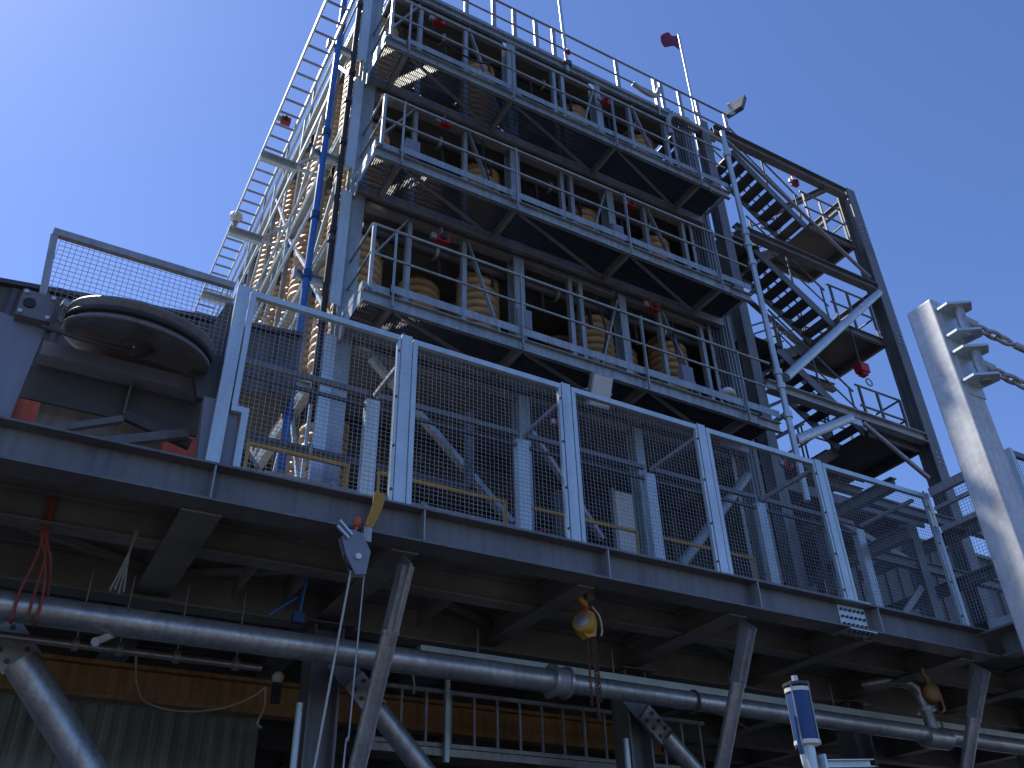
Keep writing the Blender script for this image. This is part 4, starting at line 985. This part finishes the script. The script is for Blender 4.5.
chain([(.02, .03, -.1), (.02, .03, -.85)], 'hand_chain', RUST, ch, .045, .007)
chain([(.12, .03, -.05), (.14, .03, -.8)], 'hand_chain', RUST, ch, .045, .007)
MB().curve([(.06, -.05, .2), (.15, -.05, .1), (.17, -.05, -.05), (.15, -.05, -.12)], .012, 6).build('pull_lever', CABLE, ch)
c2 = thing('chain_hoist', 'dim yellow chain hoist hanging under the right corner of the deck', 'chain hoist', None, (11.45, 8.2, 4.8))
MB().lathe([(0, .08), (.12, .075), (.13, -.06), (0, -.08)], 20, (0, 0, 0), Mx).build('hand_wheel_cover', OCHRE, c2)
MB().path([(0, 0, .1), (.02, 0, .2), (-.06, 0, .26), (-.04, 0, .34)], .03, 8).build('hook', OCHRE, c2)
MB().path([(.14, 0, -.1), (.2, 0, .0), (.2, 0, -.2), (.12, 0, -.25)], .02, 8).build('bottom_hook', OCHRE, c2)
chain([(.05, 0, -.08), (.05, 0, -.45)], 'load_chain', RUST, c2)
dc = thing('drooping_cable', 'pale cable drooping in a loop across the ochre runway beam', 'cable')
MB().curve([(1.15, 9.5, 4.36), (1.3, 10.2, 4.28), (1.55, 11.0, 4.3), (2.0, 11.3, 4.32), (2.45, 11.3, 4.4), (2.78, 11.2, 4.55), (2.86, 11.0, 4.62)], .011, 6).build('strand', CABLE, dc)
MB().curve([(2.86, 11.0, 4.62), (2.88, 11.0, 4.4), (2.82, 11.0, 4.2), (2.88, 11.0, 4.15)], .014, 6).build('end_loop', CABLE, dc)
jl = thing('work_light', 'small pale work lamp hung beside the dark support column', 'lamp', None, (2.78, 10.2, 4.52))
MB().dome((0, 0, 0), .07, 12, 5).dome((0, 0, 0), .07, 12, 5, 1, -1).build('globe', CABLE, jl)
MB().box(-.05, -.03, -.28, .05, .03, -.06).build('housing', BLACK, jl)
MB().tube((0, 0, .06), (0, 0, .7), .008, 6).build('cord', BLACK, jl)
bs = thing('blue_strap', 'blue lashing strap on the deck beam above the main pipe', 'strap')
MB().rect((2.25, 8.9, 4.75), (2.52, 8.9, 4.98), .02, .06, (0, 1, 0)).rect((2.56, 8.9, 4.78), (2.6, 8.9, 5.2), .02, .07, (0, 1, 0)).split('webbing', BLUE, bs)
MB().box(2.5, 8.86, 4.72, 2.62, 8.94, 4.82).build('ratchet', NAVY, bs)
jb = thing('cable_clip', 'thin bent steel clip hooked on the lower guard rail', 'clip')
MB().path([(4.7, 10.82, 5.0), (4.74, 10.82, 4.8), (4.73, 10.82, 4.7)], .014, 6).path([(4.74, 10.82, 5.1), (4.95, 10.82, 5.12), (5.0, 10.82, 5.05), (4.85, 10.82, 5.0)], .01, 6).build('rod', GALV, jb)

# ================================================================== FOREGROUND POST + BLUE CYLINDER
po = thing('lifting_post', 'thick galvanised box post with rope lugs in the right foreground', 'post', None, (6.60, 3.60, 0))
pm = MB().box(0, 0, 0, .285, .27, 6.74).build('post_section', POSTM, po)
bv = pm.modifiers.new('bevel', 'BEVEL'); bv.width = .018; bv.segments = 3
MB().box(-.15, -.15, 0, .43, .42, .03).build('base_plate', GALVD, po)
MB().box(.06, -.012, 5.7, .28, 0, 6.70).build('backing_plate', GALV, po)
for k, (zt, zb) in enumerate(((6.60, 6.30), (6.12, 5.82))):
    lu = MB()
    for z in (zt, zb): lu.plate([(.02, -.012, z), (.27, -.012, z), (.30, -.17, z), (.20, -.24, z), (.02, -.12, z)], .024, (0, 0, 1))
    L_ = lu.split('lug', GALV, po)[0]
    MB().tube((.17, -.12, zb - .04), (.17, -.12, zt + .04), .045, 16).build('pin', PIPE, L_)
for k, (z, lab) in enumerate(((6.45, 'upper'), (5.97, 'lower'))):
    t = thing('stay_rod', '%s turnbuckle stay pinned to the lifting post lugs' % lab, 'stay', 'stays on the lifting post', (6.77, 3.48, z))
    d = V((.5, -.15, -.235)).normalized(); sx = V((0, 0, 1)).cross(d).normalized(); sy = d.cross(sx)
    MB().tube(d * -.02, d * .12, .05, 14).build('socket', GALVD, t)
    for q, (c0, ax) in enumerate(((.19, sy), (.30, sx), (.405, sy))):
        MB().path([d * (c0 + .075 * math.cos(a)) + ax * .035 * math.sin(a) for a in [j * math.pi / 8 for j in range(16)]], .018, 8, True).build('link', GALVD, t)
    MB().tube(d * .46, d * 2.4, .018, 10).build('rod', GALVD, t)
    MB().tube(d * .50, d * .70, .032, 10).build('turnbuckle', GALVD, t)

cy = thing('blue_cylinder', 'dark blue pneumatic cylinder with chrome rings on a white bracket in the foreground', 'cylinder', None, (4.85, 4.5, 0))
Mt = Matrix.Rotation(R(0), 3, 'Y')
MB().tube((0, 0, 2.88), (0, 0, 3.22), .080, 40).build('barrel', NAVY, cy)
MB().tube((0, 0, 3.205), (0, 0, 3.232), .086, 40).tube((0, 0, 2.862), (0, 0, 2.888), .088, 40).split('ring', WHITE, cy)
MB().tube((0, 0, 3.245), (0, 0, 3.265), .092, 40).build('top_plate', DARK, cy)
MB().tube((0, 0, 3.28), (0, 0, 3.32), .022, 8).build('stem', GALV, cy)
b = MB()
for k in range(4):
    a = R(20 + 90 * k); b.tube((.086 * math.cos(a), .086 * math.sin(a), 2.85), (.086 * math.cos(a), .086 * math.sin(a), 3.27), .005, 6)
b.split('tie_rod', GALVD, cy)
MB().tube((0, 0, 2.55), (0, 0, 2.86), .042, 20).build('neck', GALV, cy)
MB().box(-.06, -.05, 0.0, .06, .05, 2.6).build('pedestal', GALV, cy)
MB().bar((.06, -.02, 2.745), (.52, -.06, 2.775), cpro(.05, .05, .006)).split('arm', GALV, cy)
MB().box(.055, -.07, 2.66, .075, .05, 2.80).build('arm_plate', GALV, cy)
MB().curve([(-.105, -.03, 3.03), (-.108, -.03, 2.85), (-.10, -.03, 2.79)], .014, 10).build('hose', NAVY, cy)
MB().curve([(-.10, -.03, 2.79), (-.09, -.03, 2.72), (-.05, -.02, 2.67)], .017, 10).build('fitting', WHITE, cy)
